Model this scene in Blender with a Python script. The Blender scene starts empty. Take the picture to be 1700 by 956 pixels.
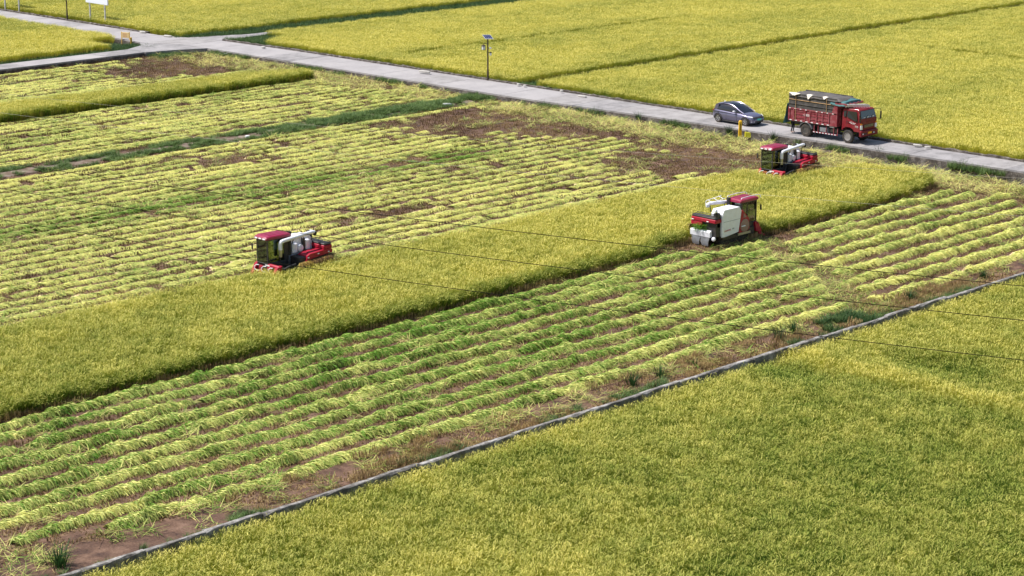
import bpy, bmesh, math, random
import numpy as np
from mathutils import Vector, Matrix

# ------------------------------------------------------------------ camera, light, exposure
scene = bpy.context.scene
R = math.radians
FPX, PITCH, CAMH = 3500.0, R(14.39), 29.0          # focal length in px of a 1700 px wide frame
cam_d = bpy.data.cameras.new('camera')
cam = bpy.data.objects.new('camera', cam_d)
scene.collection.objects.link(cam)
cam_d.sensor_width = 36.0
cam_d.lens = FPX / 1700 * 36
cam_d.clip_start = 1.0
cam_d.clip_end = 3000
cam.location = (0, 0, CAMH)
cam.rotation_euler = (R(90) - PITCH, 0, R(-45))
scene.camera = cam

SUN_EL = 58.0
SUN_AZ = 135.0        # the sun stands in this direction (degrees from +X, counter-clockwise): left of the camera
world = bpy.data.worlds.new("World"); scene.world = world
world.use_nodes = True
wn = world.node_tree
bg = wn.nodes['Background']
sky = wn.nodes.new('ShaderNodeTexSky'); sky.sky_type = 'NISHITA'; sky.sun_disc = False
sky.sun_elevation = R(SUN_EL); sky.sun_rotation = R(90 - SUN_AZ)
sky.air_density = 1.2; sky.dust_density = 2.0
wn.links.new(sky.outputs[0], bg.inputs[0]); bg.inputs[1].default_value = 0.10
sun_d = bpy.data.lights.new('sun', 'SUN'); sun = bpy.data.objects.new('sun', sun_d)
scene.collection.objects.link(sun)
sun_d.energy = 5.0; sun_d.angle = R(0.6); sun_d.color = (1.0, 0.965, 0.91)
sd = Vector((math.cos(R(SUN_EL)) * math.cos(R(SUN_AZ)), math.cos(R(SUN_EL)) * math.sin(R(SUN_AZ)), math.sin(R(SUN_EL))))
sun.rotation_euler = sd.to_track_quat('Z', 'Y').to_euler()
sun.location = (60, 140, 60)
scene.view_settings.view_transform = 'Standard'
scene.view_settings.look = 'None'
scene.view_settings.exposure = 0.36
scene.view_settings.gamma = 1.0
scene.cycles.max_bounces = 6
scene.cycles.diffuse_bounces = 3
scene.cycles.transparent_max_bounces = 6

rng = np.random.RandomState(7)
random.seed(7)
coll = scene.collection
PI = math.pi


def at(x, y, h=0.0):
    """Point of the real ground (or of height h) that the photograph shows at pixel x, y (survey of the field grid)."""
    c, s = math.cos(PITCH), math.sin(PITCH)
    xp, yp = x - 850, y - 478
    k = (CAMH - h) / (FPX * s + yp * c)
    a, b = xp * k, (FPX * c - yp * s) * k
    return Vector(((a + b) / 2 ** .5, (b - a) / 2 ** .5, h))


def in_view(X, Y, margin=5.0, z=0.0):
    """True where ground points lie within the photographed area plus a margin in metres."""
    a = (X - Y) / 2 ** .5; b = (X + Y) / 2 ** .5
    c, s = math.cos(PITCH), math.sin(PITCH)
    dep = b * c + (CAMH - z) * s
    return (np.abs(a) < dep * 850 / FPX + margin) & (b > 71.2 - margin) & (b < 252 + margin * 2)

# ------------------------------------------------------------------ noise on arrays
_lat = np.random.RandomState(3).rand(256, 256)


def vn(x, y):
    xi = np.floor(x).astype(int); yi = np.floor(y).astype(int)
    fx = x - xi; fy = y - yi
    fx = fx * fx * (3 - 2 * fx); fy = fy * fy * (3 - 2 * fy)
    g = lambda i, j: _lat[i % 256, j % 256]
    return (g(xi, yi) * (1 - fx) + g(xi + 1, yi) * fx) * (1 - fy) + (g(xi, yi + 1) * (1 - fx) + g(xi + 1, yi + 1) * fx) * fy


def fbm(x, y, o=4, seed=0):
    t = 0; a = 1; n = 0
    x = np.asarray(x, float) + seed * 17.3; y = np.asarray(y, float) + seed * 9.7
    for i in range(o):
        t = t + a * vn(x, y); n += a; a *= .5; x = x * 2.03 + 5.1; y = y * 2.03 + 1.7
    return t / n


def blob(X, Y, cx, cy, rx, ry, ang=0):
    c, s = math.cos(R(ang)), math.sin(R(ang))
    dx, dy = X - cx, Y - cy
    a = (dx * c + dy * s) / rx; b = (-dx * s + dy * c) / ry
    return np.exp(-(a * a + b * b))

# ------------------------------------------------------------------ materials
MATS = {}


def nodes_of(name):
    m = bpy.data.materials.new(name); m.use_nodes = True
    nt = m.node_tree
    return m, nt, nt.nodes['Principled BSDF']


def mat(name, col, rough=.5, metal=0., spec=.5, dirt=0., dirt_col=(.16, .12, .09), scale=3., bump=0., coat=0., trans=0., emis=None):
    if name in MATS: return MATS[name]
    m, nt, b = nodes_of(name)
    b.inputs['Base Color'].default_value = (*col, 1)
    b.inputs['Roughness'].default_value = rough
    b.inputs['Metallic'].default_value = metal
    b.inputs['Specular IOR Level'].default_value = spec
    b.inputs['Coat Weight'].default_value = coat
    if trans:
        b.inputs['Transmission Weight'].default_value = trans
    tc = nt.nodes.new('ShaderNodeTexCoord')
    nz = nt.nodes.new('ShaderNodeTexNoise'); nz.inputs['Scale'].default_value = scale
    nz.inputs['Detail'].default_value = 6; nz.inputs['Roughness'].default_value = .65
    nt.links.new(tc.outputs['Object'], nz.inputs['Vector'])
    if dirt:
        rmp = nt.nodes.new('ShaderNodeMapRange')
        rmp.inputs['From Min'].default_value = .42; rmp.inputs['From Max'].default_value = .72
        rmp.inputs['To Max'].default_value = dirt
        mx = nt.nodes.new('ShaderNodeMix'); mx.data_type = 'RGBA'
        mx.inputs[6].default_value = (*col, 1); mx.inputs[7].default_value = (*dirt_col, 1)
        nt.links.new(nz.outputs['Fac'], rmp.inputs['Value'])
        nt.links.new(rmp.outputs[0], mx.inputs[0])
        nt.links.new(mx.outputs[2], b.inputs['Base Color'])
    if bump:
        bp = nt.nodes.new('ShaderNodeBump'); bp.inputs['Strength'].default_value = bump
        bp.inputs['Distance'].default_value = .03
        nt.links.new(nz.outputs['Fac'], bp.inputs['Height']); nt.links.new(bp.outputs[0], b.inputs['Normal'])
    MATS[name] = m
    return m


def plant_mat(name, c0, c1, trans=.3, rough=.55, spec=.25, var=.28, nscale=.35, tint_w=.55, hue=None):
    """Leaf material: colour runs from c0 to c1 by the plant's own ripeness ('tone' of the instance), the blade's tint and a fine noise."""
    m, nt, b = nodes_of(name)
    L = nt.links.new
    an = nt.nodes.new('ShaderNodeAttribute'); an.attribute_type = 'INSTANCER'; an.attribute_name = 'tone'
    tn = nt.nodes.new('ShaderNodeAttribute'); tn.attribute_name = 'tint'
    geo = nt.nodes.new('ShaderNodeNewGeometry')
    nz = nt.nodes.new('ShaderNodeTexNoise'); nz.inputs['Scale'].default_value = nscale * 4; nz.inputs['Detail'].default_value = 3
    L(geo.outputs['Position'], nz.inputs['Vector'])
    def math_(op, a, bb):
        n = nt.nodes.new('ShaderNodeMath'); n.operation = op
        for i, v in enumerate((a, bb)):
            if isinstance(v, (int, float)): n.inputs[i].default_value = v
            else: L(v, n.inputs[i])
        return n.outputs[0]
    t = math_('ADD', an.outputs['Fac'], math_('MULTIPLY', math_('SUBTRACT', tn.outputs['Fac'], .5), tint_w))
    t = math_('ADD', t, math_('MULTIPLY', math_('SUBTRACT', nz.outputs['Fac'], .5), var * 2))
    mx = nt.nodes.new('ShaderNodeMix'); mx.data_type = 'RGBA'; mx.clamp_factor = True
    mx.inputs[6].default_value = (*c0, 1); mx.inputs[7].default_value = (*c1, 1)
    L(t, mx.inputs[0])
    L(mx.outputs[2], b.inputs['Base Color'])
    b.inputs['Roughness'].default_value = rough
    b.inputs['Specular IOR Level'].default_value = spec
    tr = nt.nodes.new('ShaderNodeBsdfTranslucent'); L(mx.outputs[2], tr.inputs[0])
    ms = nt.nodes.new('ShaderNodeMixShader'); ms.inputs[0].default_value = trans
    L(b.outputs[0], ms.inputs[1]); L(tr.outputs[0], ms.inputs[2])
    L(ms.outputs[0], nt.nodes['Material Output'].inputs['Surface'])
    MATS[name] = m
    return m


def ground_mat(name, cols, scale=.6, fine=9., rough=.9, bump=.5, wet=0.):
    """Earth or concrete: three colours laid by two noises, fine relief."""
    m, nt, b = nodes_of(name)
    L = nt.links.new
    geo = nt.nodes.new('ShaderNodeNewGeometry')
    n1 = nt.nodes.new('ShaderNodeTexNoise'); n1.inputs['Scale'].default_value = scale; n1.inputs['Detail'].default_value = 7; n1.inputs['Roughness'].default_value = .65
    n2 = nt.nodes.new('ShaderNodeTexNoise'); n2.inputs['Scale'].default_value = fine; n2.inputs['Detail'].default_value = 4
    L(geo.outputs['Position'], n1.inputs['Vector']); L(geo.outputs['Position'], n2.inputs['Vector'])
    ad = nt.nodes.new('ShaderNodeMath'); ad.operation = 'MULTIPLY_ADD'; ad.inputs[1].default_value = .35; ad.inputs[2].default_value = -.17
    L(n2.outputs['Fac'], ad.inputs[0])
    a2 = nt.nodes.new('ShaderNodeMath'); a2.operation = 'ADD'
    L(n1.outputs['Fac'], a2.inputs[0]); L(ad.outputs[0], a2.inputs[1])
    cr = nt.nodes.new('ShaderNodeValToRGB')
    e = cr.color_ramp.elements
    e[0].position = .32; e[0].color = (*cols[0], 1)
    e[1].position = .68; e[1].color = (*cols[2], 1)
    k = cr.color_ramp.elements.new(.5); k.color = (*cols[1], 1)
    L(a2.outputs[0], cr.inputs[0]); L(cr.outputs[0], b.inputs['Base Color'])
    b.inputs['Roughness'].default_value = rough
    b.inputs['Specular IOR Level'].default_value = .3
    if wet:
        mr = nt.nodes.new('ShaderNodeMapRange'); mr.inputs['From Min'].default_value = .35; mr.inputs['From Max'].default_value = .55
        mr.inputs['To Min'].default_value = wet; mr.inputs['To Max'].default_value = rough
        L(n1.outputs['Fac'], mr.inputs['Value']); L(mr.outputs[0], b.inputs['Roughness'])
    if bump:
        bp = nt.nodes.new('ShaderNodeBump'); bp.inputs['Strength'].default_value = bump; bp.inputs['Distance'].default_value = .08
        L(a2.outputs[0], bp.inputs['Height']); L(bp.outputs[0], b.inputs['Normal'])
    MATS[name] = m
    return m

# ------------------------------------------------------------------ object helpers


def tag(o, label=None, cat=None, group=None, kind=None):
    if label: o['label'] = label
    if cat: o['category'] = cat
    if group: o['group'] = group
    if kind: o['kind'] = kind
    return o


def empty(name, loc, rz=0.):
    o = bpy.data.objects.new(name, None); coll.objects.link(o)
    o.location = loc; o.rotation_euler = (0, 0, rz)
    o.empty_display_size = .2
    return o


class MB:
    def __init__(s): s.v = []; s.f = []; s.m = []

    def add(s, vs, fs, m=0):
        k = len(s.v); s.v += [tuple(v) for v in vs]
        s.f += [tuple(k + i for i in f) for f in fs]; s.m += [m] * len(fs)
        return s

    def box(s, x0, x1, y0, y1, z0, z1, m=0):
        return s.add([(x0, y0, z0), (x1, y0, z0), (x1, y1, z0), (x0, y1, z0), (x0, y0, z1), (x1, y0, z1), (x1, y1, z1), (x0, y1, z1)],
                     [(3, 2, 1, 0), (4, 5, 6, 7), (0, 1, 5, 4), (1, 2, 6, 5), (2, 3, 7, 6), (3, 0, 4, 7)], m)

    def rbox(s, x0, x1, y0, y1, z0, z1, c=.03, m=0):
        """box with chamfered edges all round"""
        def ring(z, d):
            a, b, e, f = x0 + d, x1 - d, y0 + d, y1 - d
            k = max(c - d, 0) if d < c else 0.0001
            k = c
            return [(a + k, e, z), (b - k, e, z), (b, e + k, z), (b, f - k, z), (b - k, f, z), (a + k, f, z), (a, f - k, z), (a, e + k, z)]
        return s.loft([ring(z0, c), ring(z0 + c, 0), ring(z1 - c, 0), ring(z1, c)], m)

    def loft(s, rings, m=0, caps=True, closed=True):
        n = len(rings[0]); vs = [p for r in rings for p in r]; fs = []
        for i in range(len(rings) - 1):
            for j in range(n if closed else n - 1):
                a = i * n + j; b = i * n + (j + 1) % n
                fs.append((a, b, b + n, a + n))
        if caps and closed:
            fs.append(tuple(range(n - 1, -1, -1))); fs.append(tuple((len(rings) - 1) * n + j for j in range(n)))
        return s.add(vs, fs, m)

    def prism(s, pts, axis, a, b, m=0):
        """polygon of 2-D points pushed out along an axis: 'y' takes (x,z), 'x' takes (y,z), 'z' takes (x,y)"""
        def mk(p, t):
            return {'y': (p[0], t, p[1]), 'x': (t, p[0], p[1]), 'z': (p[0], p[1], t)}[axis]
        return s.loft([[mk(p, a) for p in pts], [mk(p, b) for p in pts]], m)

    def tube(s, p0, p1, r0, r1=None, n=10, m=0, caps=True):
        r1 = r0 if r1 is None else r1
        p0, p1 = Vector(p0), Vector(p1); d = (p1 - p0).normalized()
        u = d.orthogonal().normalized(); w = d.cross(u)
        return s.loft([[p + (u * math.cos(2 * PI * i / n) + w * math.sin(2 * PI * i / n)) * r for i in range(n)] for p, r in ((p0, r0), (p1, r1))], m, caps)

    def path(s, pts, r, n=8, m=0):
        pts = [Vector(p) for p in pts]; rings = []
        u = None
        for i, p in enumerate(pts):
            d = (pts[min(i + 1, len(pts) - 1)] - pts[max(i - 1, 0)]).normalized()
            u = d.orthogonal().normalized() if u is None else (u - d * u.dot(d)).normalized()
            w = d.cross(u)
            rr = r[i] if isinstance(r, (list, tuple)) else r
            rings.append([p + (u * math.cos(2 * PI * k / n) + w * math.sin(2 * PI * k / n)) * rr for k in range(n)])
        return s.loft(rings, m)

    def slab(s, q, t, m=0):
        """four corners given a thickness t along their normal"""
        q = [Vector(p) for p in q]; n = (q[1] - q[0]).cross(q[3] - q[0]).normalized() * t
        return s.loft([q, [p + n for p in q]], m)

    def lathe(s, c, prof, n=20, axis='y', m=0, caps=True):
        """rings of (radius, offset along axis) round centre c"""
        rings = []
        for r, o in prof:
            ring = []
            for i in range(n):
                a = 2 * PI * i / n; x, z = math.cos(a) * r, math.sin(a) * r
                ring.append({'y': (c[0] + x, c[1] + o, c[2] + z), 'z': (c[0] + x, c[1] + z, c[2] + o), 'x': (c[0] + o, c[1] + x, c[2] + z)}[axis])
            rings.append(ring)
        return s.loft(rings, m, caps)

    def build(s, name, mats, parent=None, smooth=35, label=None, normals=True):
        me = bpy.data.meshes.new(name)
        me.from_pydata(s.v, [], s.f)
        mats = mats if isinstance(mats, (list, tuple)) else [mats]
        for mm in mats: me.materials.append(mm)
        me.polygons.foreach_set('material_index', s.m)
        if normals:
            bm = bmesh.new(); bm.from_mesh(me); bmesh.ops.recalc_face_normals(bm, faces=bm.faces[:]); bm.to_mesh(me); bm.free()
        if smooth:
            me.polygons.foreach_set('use_smooth', [True] * len(me.polygons))
            me.set_sharp_from_angle(angle=R(smooth))
        me.update()
        o = bpy.data.objects.new(name, me); coll.objects.link(o)
        if parent: o.parent = parent
        if label: o['label'] = label
        return o


def P(name, mats, parent, fn, *a, **k):
    """one part from a single shape"""
    lab = k.pop('label', None); sm = k.pop('smooth', 35)
    mb = MB(); getattr(mb, fn)(*a, **k)
    return mb.build(name, mats, parent, smooth=sm, label=lab)


def text(name, s, size, mt, parent, loc, rot, ext=.004):
    cu = bpy.data.curves.new(name, 'FONT'); cu.body = s; cu.size = size; cu.extrude = ext
    cu.align_x = 'CENTER'; cu.align_y = 'CENTER'
    o = bpy.data.objects.new(name, cu); coll.objects.link(o)
    dg = bpy.context.evaluated_depsgraph_get()
    me = bpy.data.meshes.new_from_object(o.evaluated_get(dg))
    bpy.data.objects.remove(o); bpy.data.curves.remove(cu)
    me.materials.clear(); me.materials.append(mt)
    o = bpy.data.objects.new(name, me); coll.objects.link(o)
    o.parent = parent; o.location = loc; o.rotation_euler = rot
    return o


def copy_tree(o, parent=None):
    c = o.copy(); coll.objects.link(c); c.parent = parent
    for ch in [x for x in coll.objects if x.parent == o]:
        copy_tree(ch, c)
    return c

# ------------------------------------------------------------------ scatter: plants made of blade meshes on points
VARIANTS = {}


def variant_collection(name, meshes):
    c = bpy.data.collections.new(name)
    for i, me in enumerate(meshes):
        o = bpy.data.objects.new('%s_plant_%02d' % (name, i), me); c.objects.link(o)
    VARIANTS[name] = (c, len(meshes))
    return c


def scatter_tree(col):
    ng = bpy.data.node_groups.new('scatter_' + col.name, 'GeometryNodeTree')
    ng.interface.new_socket('Geometry', in_out='INPUT', socket_type='NodeSocketGeometry')
    ng.interface.new_socket('Geometry', in_out='OUTPUT', socket_type='NodeSocketGeometry')
    N, L = ng.nodes.new, ng.links.new
    gi, go = N('NodeGroupInput'), N('NodeGroupOutput')
    mp = N('GeometryNodeMeshToPoints')
    ci = N('GeometryNodeCollectionInfo'); ci.inputs['Collection'].default_value = col
    ci.inputs['Separate Children'].default_value = True; ci.inputs['Reset Children'].default_value = True
    ip = N('GeometryNodeInstanceOnPoints'); ip.inputs['Pick Instance'].default_value = True
    def attr(nm, t):
        n = N('GeometryNodeInputNamedAttribute'); n.data_type = t; n.inputs['Name'].default_value = nm
        return n.outputs[0]
    er = N('FunctionNodeEulerToRotation')
    L(attr('rot', 'FLOAT_VECTOR'), er.inputs[0])
    L(gi.outputs[0], mp.inputs['Mesh']); L(mp.outputs[0], ip.inputs['Points'])
    L(ci.outputs[0], ip.inputs['Instance']); L(attr('variant', 'INT'), ip.inputs['Instance Index'])
    L(er.outputs[0], ip.inputs['Rotation']); L(attr('scl', 'FLOAT_VECTOR'), ip.inputs['Scale'])
    L(ip.outputs[0], go.inputs[0])
    return ng


TREES = {}


def scatter(name, kindcol, pos, rot, scl, tone, parent=None, label=None):
    col, nv = VARIANTS[kindcol]
    if kindcol not in TREES: TREES[kindcol] = scatter_tree(col)
    n = len(pos)
    me = bpy.data.meshes.new(name); me.vertices.add(n)
    me.vertices.foreach_set('co', np.asarray(pos, 'f').ravel())
    def put(nm, t, data, key):
        a = me.attributes.new(nm, t, 'POINT'); a.data.foreach_set(key, data)
    put('rot', 'FLOAT_VECTOR', np.asarray(rot, 'f').ravel(), 'vector')
    put('scl', 'FLOAT_VECTOR', np.asarray(scl, 'f').ravel(), 'vector')
    put('tone', 'FLOAT', np.asarray(tone, 'f').ravel(), 'value')
    put('variant', 'INT', rng.randint(0, nv, n).astype('i'), 'value')
    o = bpy.data.objects.new(name, me); coll.objects.link(o)
    md = o.modifiers.new('plants', 'NODES'); md.node_group = TREES[kindcol]
    tag(o, label, kind='stuff')
    if parent: o.parent = parent
    return o


def blade(V, F, T, M, base, az, lean, length, width, curl, tint, m=0, segs=4, tipw=.15, twist=0., roll=None):
    """one ribbon: starts at base, leaves upright leaned by `lean`, bends over by `curl` (radians) along its length"""
    k = len(V); p = Vector(base); a = lean
    side = Vector((-math.sin(az + twist), math.cos(az + twist), 0))
    for i in range(segs + 1):
        t = i / segs
        w = width * (1 - (1 - tipw) * t ** 1.6) * .5
        V.append(tuple(p - side * w)); V.append(tuple(p + side * w))
        if i < segs:
            a = lean + curl * (t + .5 / segs)
            p = p + Vector((math.cos(az) * math.sin(a), math.sin(az) * math.sin(a), math.cos(a))) * (length / segs)
    for i in range(segs):
        j = k + 2 * i; F.append((j, j + 1, j + 3, j + 2)); T.append(tint); M.append(m)


def ribbon_mesh(name, V, F, T, M, mats):
    me = bpy.data.meshes.new(name); me.from_pydata(V, [], F)
    for mm in mats: me.materials.append(mm)
    me.polygons.foreach_set('material_index', M)
    a = me.attributes.new('tint', 'FLOAT', 'FACE'); a.data.foreach_set('value', T)
    me.polygons.foreach_set('use_smooth', [True] * len(F))
    me.update()
    return me


leaf_m = plant_mat('rice_leaf', (.045, .132, .011), (.54, .520, .058), trans=.42, tint_w=.65)
ear_m = plant_mat('rice_ear', (.32, .37, .055), (.84, .74, .20), trans=.28, tint_w=.5)
stem_m = plant_mat('rice_stem', (.20, .12, .05), (.36, .24, .10), trans=.1)
straw_m = plant_mat('cut_straw', (.12, .27, .020), (.84, .80, .26), trans=.25, tint_w=1.05, var=.38)
crop_m = plant_mat('harvested_crop', (.40, .27, .06), (.66, .52, .14), trans=.2, tint_w=.9)
butt_m = plant_mat('straw_butt', (.52, .46, .18), (.86, .66, .38), trans=.1, tint_w=.6)
stub_m = plant_mat('stubble', (.11, .06, .028), (.52, .37, .17), trans=.1, tint_w=.8)
weed_m = plant_mat('weed_leaf', (.028, .075, .018), (.17, .25, .07), trans=.25, tint_w=.5)

R0 = random.Random(11)
# standing rice: a patch of hills half a metre across
meshes = []
for v in range(9):
    V, F, T, M = [], [], [], []
    for i in range(4):
        for j in range(4):
            cx = (i - 1.5) * .145 + R0.uniform(-.04, .04); cy = (j - 1.5) * .145 + R0.uniform(-.04, .04)
            wind = R0.uniform(0, 2 * PI); hh = R0.uniform(.93, 1.05)
            for k in range(7):
                az = R0.uniform(0, 2 * PI); r = R0.uniform(0, .035)
                blade(V, F, T, M, (cx + math.cos(az) * r, cy + math.sin(az) * r, .02), az + R0.uniform(-.5, .5), R0.uniform(.01, .16),
                      R0.uniform(.76, 1.04) * hh, R0.uniform(.010, .018), R0.uniform(.05, .55), R0.random(), 0, 3, twist=R0.uniform(-.9, .9))
            for k in range(3):
                az = R0.gauss(wind, .8)
                h = R0.uniform(.74, .90) * hh; ln = R0.uniform(.02, .12)
                b = (cx + math.cos(az) * h * math.sin(ln), cy + math.sin(az) * h * math.sin(ln), h * math.cos(ln))
                blade(V, F, T, M, b, az, R0.uniform(.15, .5), R0.uniform(.11, .17), R0.uniform(.014, .024), R0.uniform(.8, 1.9), R0.random(), 1, 3, tipw=.4, twist=R0.uniform(-.6, .6))
            blade(V, F, T, M, (cx, cy, 0), R0.uniform(0, 6), .03, .55, .03, .1, R0.random(), 2, 1, tipw=.8)
    meshes.append(ribbon_mesh('rice_patch_%d' % v, V, F, T, M, [leaf_m, ear_m, stem_m]))
variant_collection('rice', meshes)

# bundles of cut straw, combed across the row, butts at +Y, tips drooping at -Y
meshes = []
PROF = ([0, .2, .45, .68, .86, 1.0], [.05, .13, .21, .26, .22, .04])
for v in range(8):
    V, F, T, M = [], [], [], []
    hump = R0.uniform(.8, 1.2)
    for k in range(64):
        x0 = R0.uniform(-.24, .24); L = R0.uniform(.62, .86) * (1.25 if R0.random() < .12 else 1); sk = R0.gauss(0, .09) + math.copysign(.05, x0) * R0.random()
        lay = R0.random(); w = R0.uniform(.024, .050)
        y0 = .40 + R0.uniform(-.10, .06)
        tint = R0.random()
        n = 5; kk = len(V)
        droop = R0.uniform(.5, 1.3)
        for i in range(n + 1):
            t = i / n
            y = y0 - L * t; x = x0 + sk * t + .03 * math.sin(t * 3 + k)
            z = float(np.interp(t, *PROF)) * hump * (.35 + .75 * lay)
            if t > .8: z = z * (2 - droop) if t < 1 else max(.01, z * (1.6 - droop))
            z = max(z, .012)
            ww = w * (1 - .72 * t ** 2) / 2
            tl = R0.uniform(-.012, .012)
            V.append((x - ww, y, z + tl)); V.append((x + ww, y, z - tl))
        for i in range(n):
            j = kk + 2 * i; F.append((j, j + 1, j + 3, j + 2))
            T.append(min(1, tint * .8 + (.2 if i >= 3 else 0))); M.append(1 if i == 0 else 0)
    meshes.append(ribbon_mesh('straw_bundle_%d' % v, V, F, T, M, [straw_m, butt_m]))
variant_collection('straw', meshes)

# stubble: rows of cut stems
meshes = []
for v in range(6):
    V, F, T, M = [], [], [], []
    for i in range(4):
        for j in range(3):
            cx = (i - 1.5) * .2 + R0.uniform(-.03, .03); cy = (j - 1) * .27 + R0.uniform(-.03, .03)
            if R0.random() < .12: continue
            for k in range(9):
                az = R0.uniform(0, 2 * PI)
                blade(V, F, T, M, (cx + math.cos(az) * R0.uniform(0, .04), cy + math.sin(az) * R0.uniform(0, .04), 0), az, R0.uniform(0, .5), R0.uniform(.08, .20), R0.uniform(.014, .026), 0, R0.random(), 0, 1, tipw=.9)
    for k in range(16):
        az = R0.uniform(0, 2 * PI)
        blade(V, F, T, M, (R0.uniform(-.4, .4), R0.uniform(-.4, .4), R0.uniform(.02, .08)), az, R0.uniform(1.3, 1.6), R0.uniform(.15, .45), R0.uniform(.01, .02), 0.1, R0.random() * .6 + .4, 0, 2, tipw=.5)
    meshes.append(ribbon_mesh('stubble_patch_%d' % v, V, F, T, M, [stub_m]))
variant_collection('stubble', meshes)

# trampled loose straw lying every way
meshes = []
for v in range(5):
    V, F, T, M = [], [], [], []
    d = R0.uniform(0, PI)
    for k in range(46):
        az = R0.gauss(d, .7) + (PI if R0.random() < .5 else 0)
        blade(V, F, T, M, (R0.uniform(-.35, .35), R0.uniform(-.35, .35), R0.uniform(.02, .14)), az, R0.uniform(1.15, 1.62), R0.uniform(.3, .8), R0.uniform(.014, .03), .2, R0.random(), 0 if R0.random() < .65 else 1, 3, tipw=.4)
    meshes.append(ribbon_mesh('loose_straw_%d' % v, V, F, T, M, [straw_m, stub_m]))
variant_collection('litter', meshes)

# weeds and grass
meshes = []
for v in range(6):
    V, F, T, M = [], [], [], []
    for c in range(9):
        cx, cy = R0.uniform(-.26, .26), R0.uniform(-.26, .26)
        for k in range(11):
            az = R0.uniform(0, 2 * PI)
            blade(V, F, T, M, (cx, cy, 0), az, R0.uniform(.05, .6), R0.uniform(.25, .62), R0.uniform(.014, .034), R0.uniform(.3, 1.5), R0.random(), 0, 4)
    meshes.append(ribbon_mesh('weed_patch_%d' % v, V, F, T, M, [weed_m]))
variant_collection('weeds', meshes)
# ------------------------------------------------------------------ ground, terraces, roads
soil_m = ground_mat('wet_soil', [(.055, .028, .017), (.110, .060, .038), (.19, .115, .078)], scale=.9, fine=11, bump=.8, rough=.85, wet=.35)
earth_m = ground_mat('field_earth', [(.05, .045, .02), (.09, .08, .03), (.14, .12, .05)], scale=.4, fine=6)
far_m = ground_mat('far_fields', [(.14, .13, .03), (.22, .20, .04), (.30, .26, .06)], scale=.03, fine=1.5)
conc_m = ground_mat('road_concrete', [(.27, .25, .25), (.32, .30, .30), (.37, .345, .34)], scale=.35, fine=5, bump=.12, rough=.85)
conc2_m = ground_mat('road_concrete_stained', [(.18, .17, .17), (.26, .245, .245), (.33, .31, .31)], scale=.8, fine=6, bump=.15, rough=.85)
conc3_m = ground_mat('road_concrete_worn', [(.22, .205, .20), (.29, .27, .265), (.35, .33, .325)], scale=.9, fine=7, bump=.15, rough=.85)
dark_conc_m = ground_mat('weathered_concrete', [(.045, .036, .032), (.10, .085, .075), (.24, .21, .19)], scale=1.8, fine=12, bump=.7, rough=.9)
wall_m = ground_mat('channel_concrete', [(.085, .075, .065), (.20, .185, .17), (.42, .40, .38)], scale=1.3, fine=9, bump=.5, rough=.85)
path_m = ground_mat('dry_earth_path', [(.08, .05, .032), (.15, .105, .075), (.26, .21, .175)], scale=1.2, fine=9, bump=.5)

FZ = -0.6      # level of the foreground field, below the wall
S = 1600
o = MB().add([(-S, -S, FZ - .04), (S, -S, FZ - .04), (S, S, FZ - .04), (-S, S, FZ - .04)], [(0, 1, 2, 3)]).build('ground', far_m, smooth=0, normals=False)
tag(o, kind='structure')


def sheet(name, X0, X1, Y0, Y1, step, zfun, material, skirt=.7):
    nx = int(round((X1 - X0) / step)) + 1; ny = int(round((Y1 - Y0) / step)) + 1
    xs = np.linspace(X0, X1, nx); ys = np.linspace(Y0, Y1, ny)
    gx, gy = np.meshgrid(xs, ys); gz = zfun(gx, gy)
    co = np.stack([gx, gy, gz], -1)
    # skirt: outer ring goes down
    for sl in ((0, slice(None)), (-1, slice(None)), (slice(None), 0), (slice(None), -1)):
        co[sl][..., 2] = -skirt
    co[0, :, 1] = co[1, :, 1] - .002; co[-1, :, 1] = co[-2, :, 1] + .002
    co[:, 0, 0] = co[:, 1, 0] - .002; co[:, -1, 0] = co[:, -2, 0] + .002
    idx = np.arange(nx * ny).reshape(ny, nx)
    fs = np.stack([idx[:-1, :-1], idx[:-1, 1:], idx[1:, 1:], idx[1:, :-1]], -1).reshape(-1, 4)
    me = bpy.data.meshes.new(name); me.vertices.add(nx * ny); me.vertices.foreach_set('co', co.ravel())
    me.loops.add(len(fs) * 4); me.loops.foreach_set('vertex_index', fs.ravel())
    me.polygons.add(len(fs)); me.polygons.foreach_set('loop_start', np.arange(len(fs)) * 4)
    me.polygons.foreach_set('use_smooth', np.ones(len(fs), bool))
    me.materials.append(material); me.update(calc_edges=True); me.validate()
    o = bpy.data.objects.new(name, me); coll.objects.link(o); tag(o, kind='structure')
    return o


def soil_z(X, Y):
    z = (fbm(X * .9, Y * .9, 4, 1) - .5) * .12 + (fbm(X * 4, Y * 4, 2, 2) - .5) * .09
    for c, w in ((63.1, .3), (64.4, .3), (62.3, .2)):      # wheel and track ruts along the wall
        c2 = c + (fbm(X * .12, X * 0 + c, 2, 3) - .5) * .9
        z = z - .10 * np.exp(-((Y - c2) / w) ** 2) * (.4 + fbm(X * .2, Y * 0, 2, 5))
    return z


sheet('field_soil', 32, 124.6, 61.45, 168.6, .3, soil_z, soil_m)
flat = lambda X, Y: (fbm(X * .5, Y * .5, 3, 4) - .5) * .08
sheet('far_field_soil', 129.9, 228, 60, 227, 1.5, flat, earth_m)
sheet('left_field_soil', 98, 122.2, 171.7, 222, 1.5, flat, earth_m)
sheet('foreground_field_soil', 33, 112, 24, 60.98, 1.0, lambda X, Y: flat(X, Y) + FZ, earth_m, skirt=.9)

# main road: concrete slabs on a raised bed
RZ = .45


def near_x(Y):
    return float(np.interp(Y, [60, 78, 90, 104, 124, 165, 171, 172, 270], [126.8, 126.8, 126.35, 126.0, 124.6, 124.5, 124.3, 122.4, 122.2]))


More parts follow.
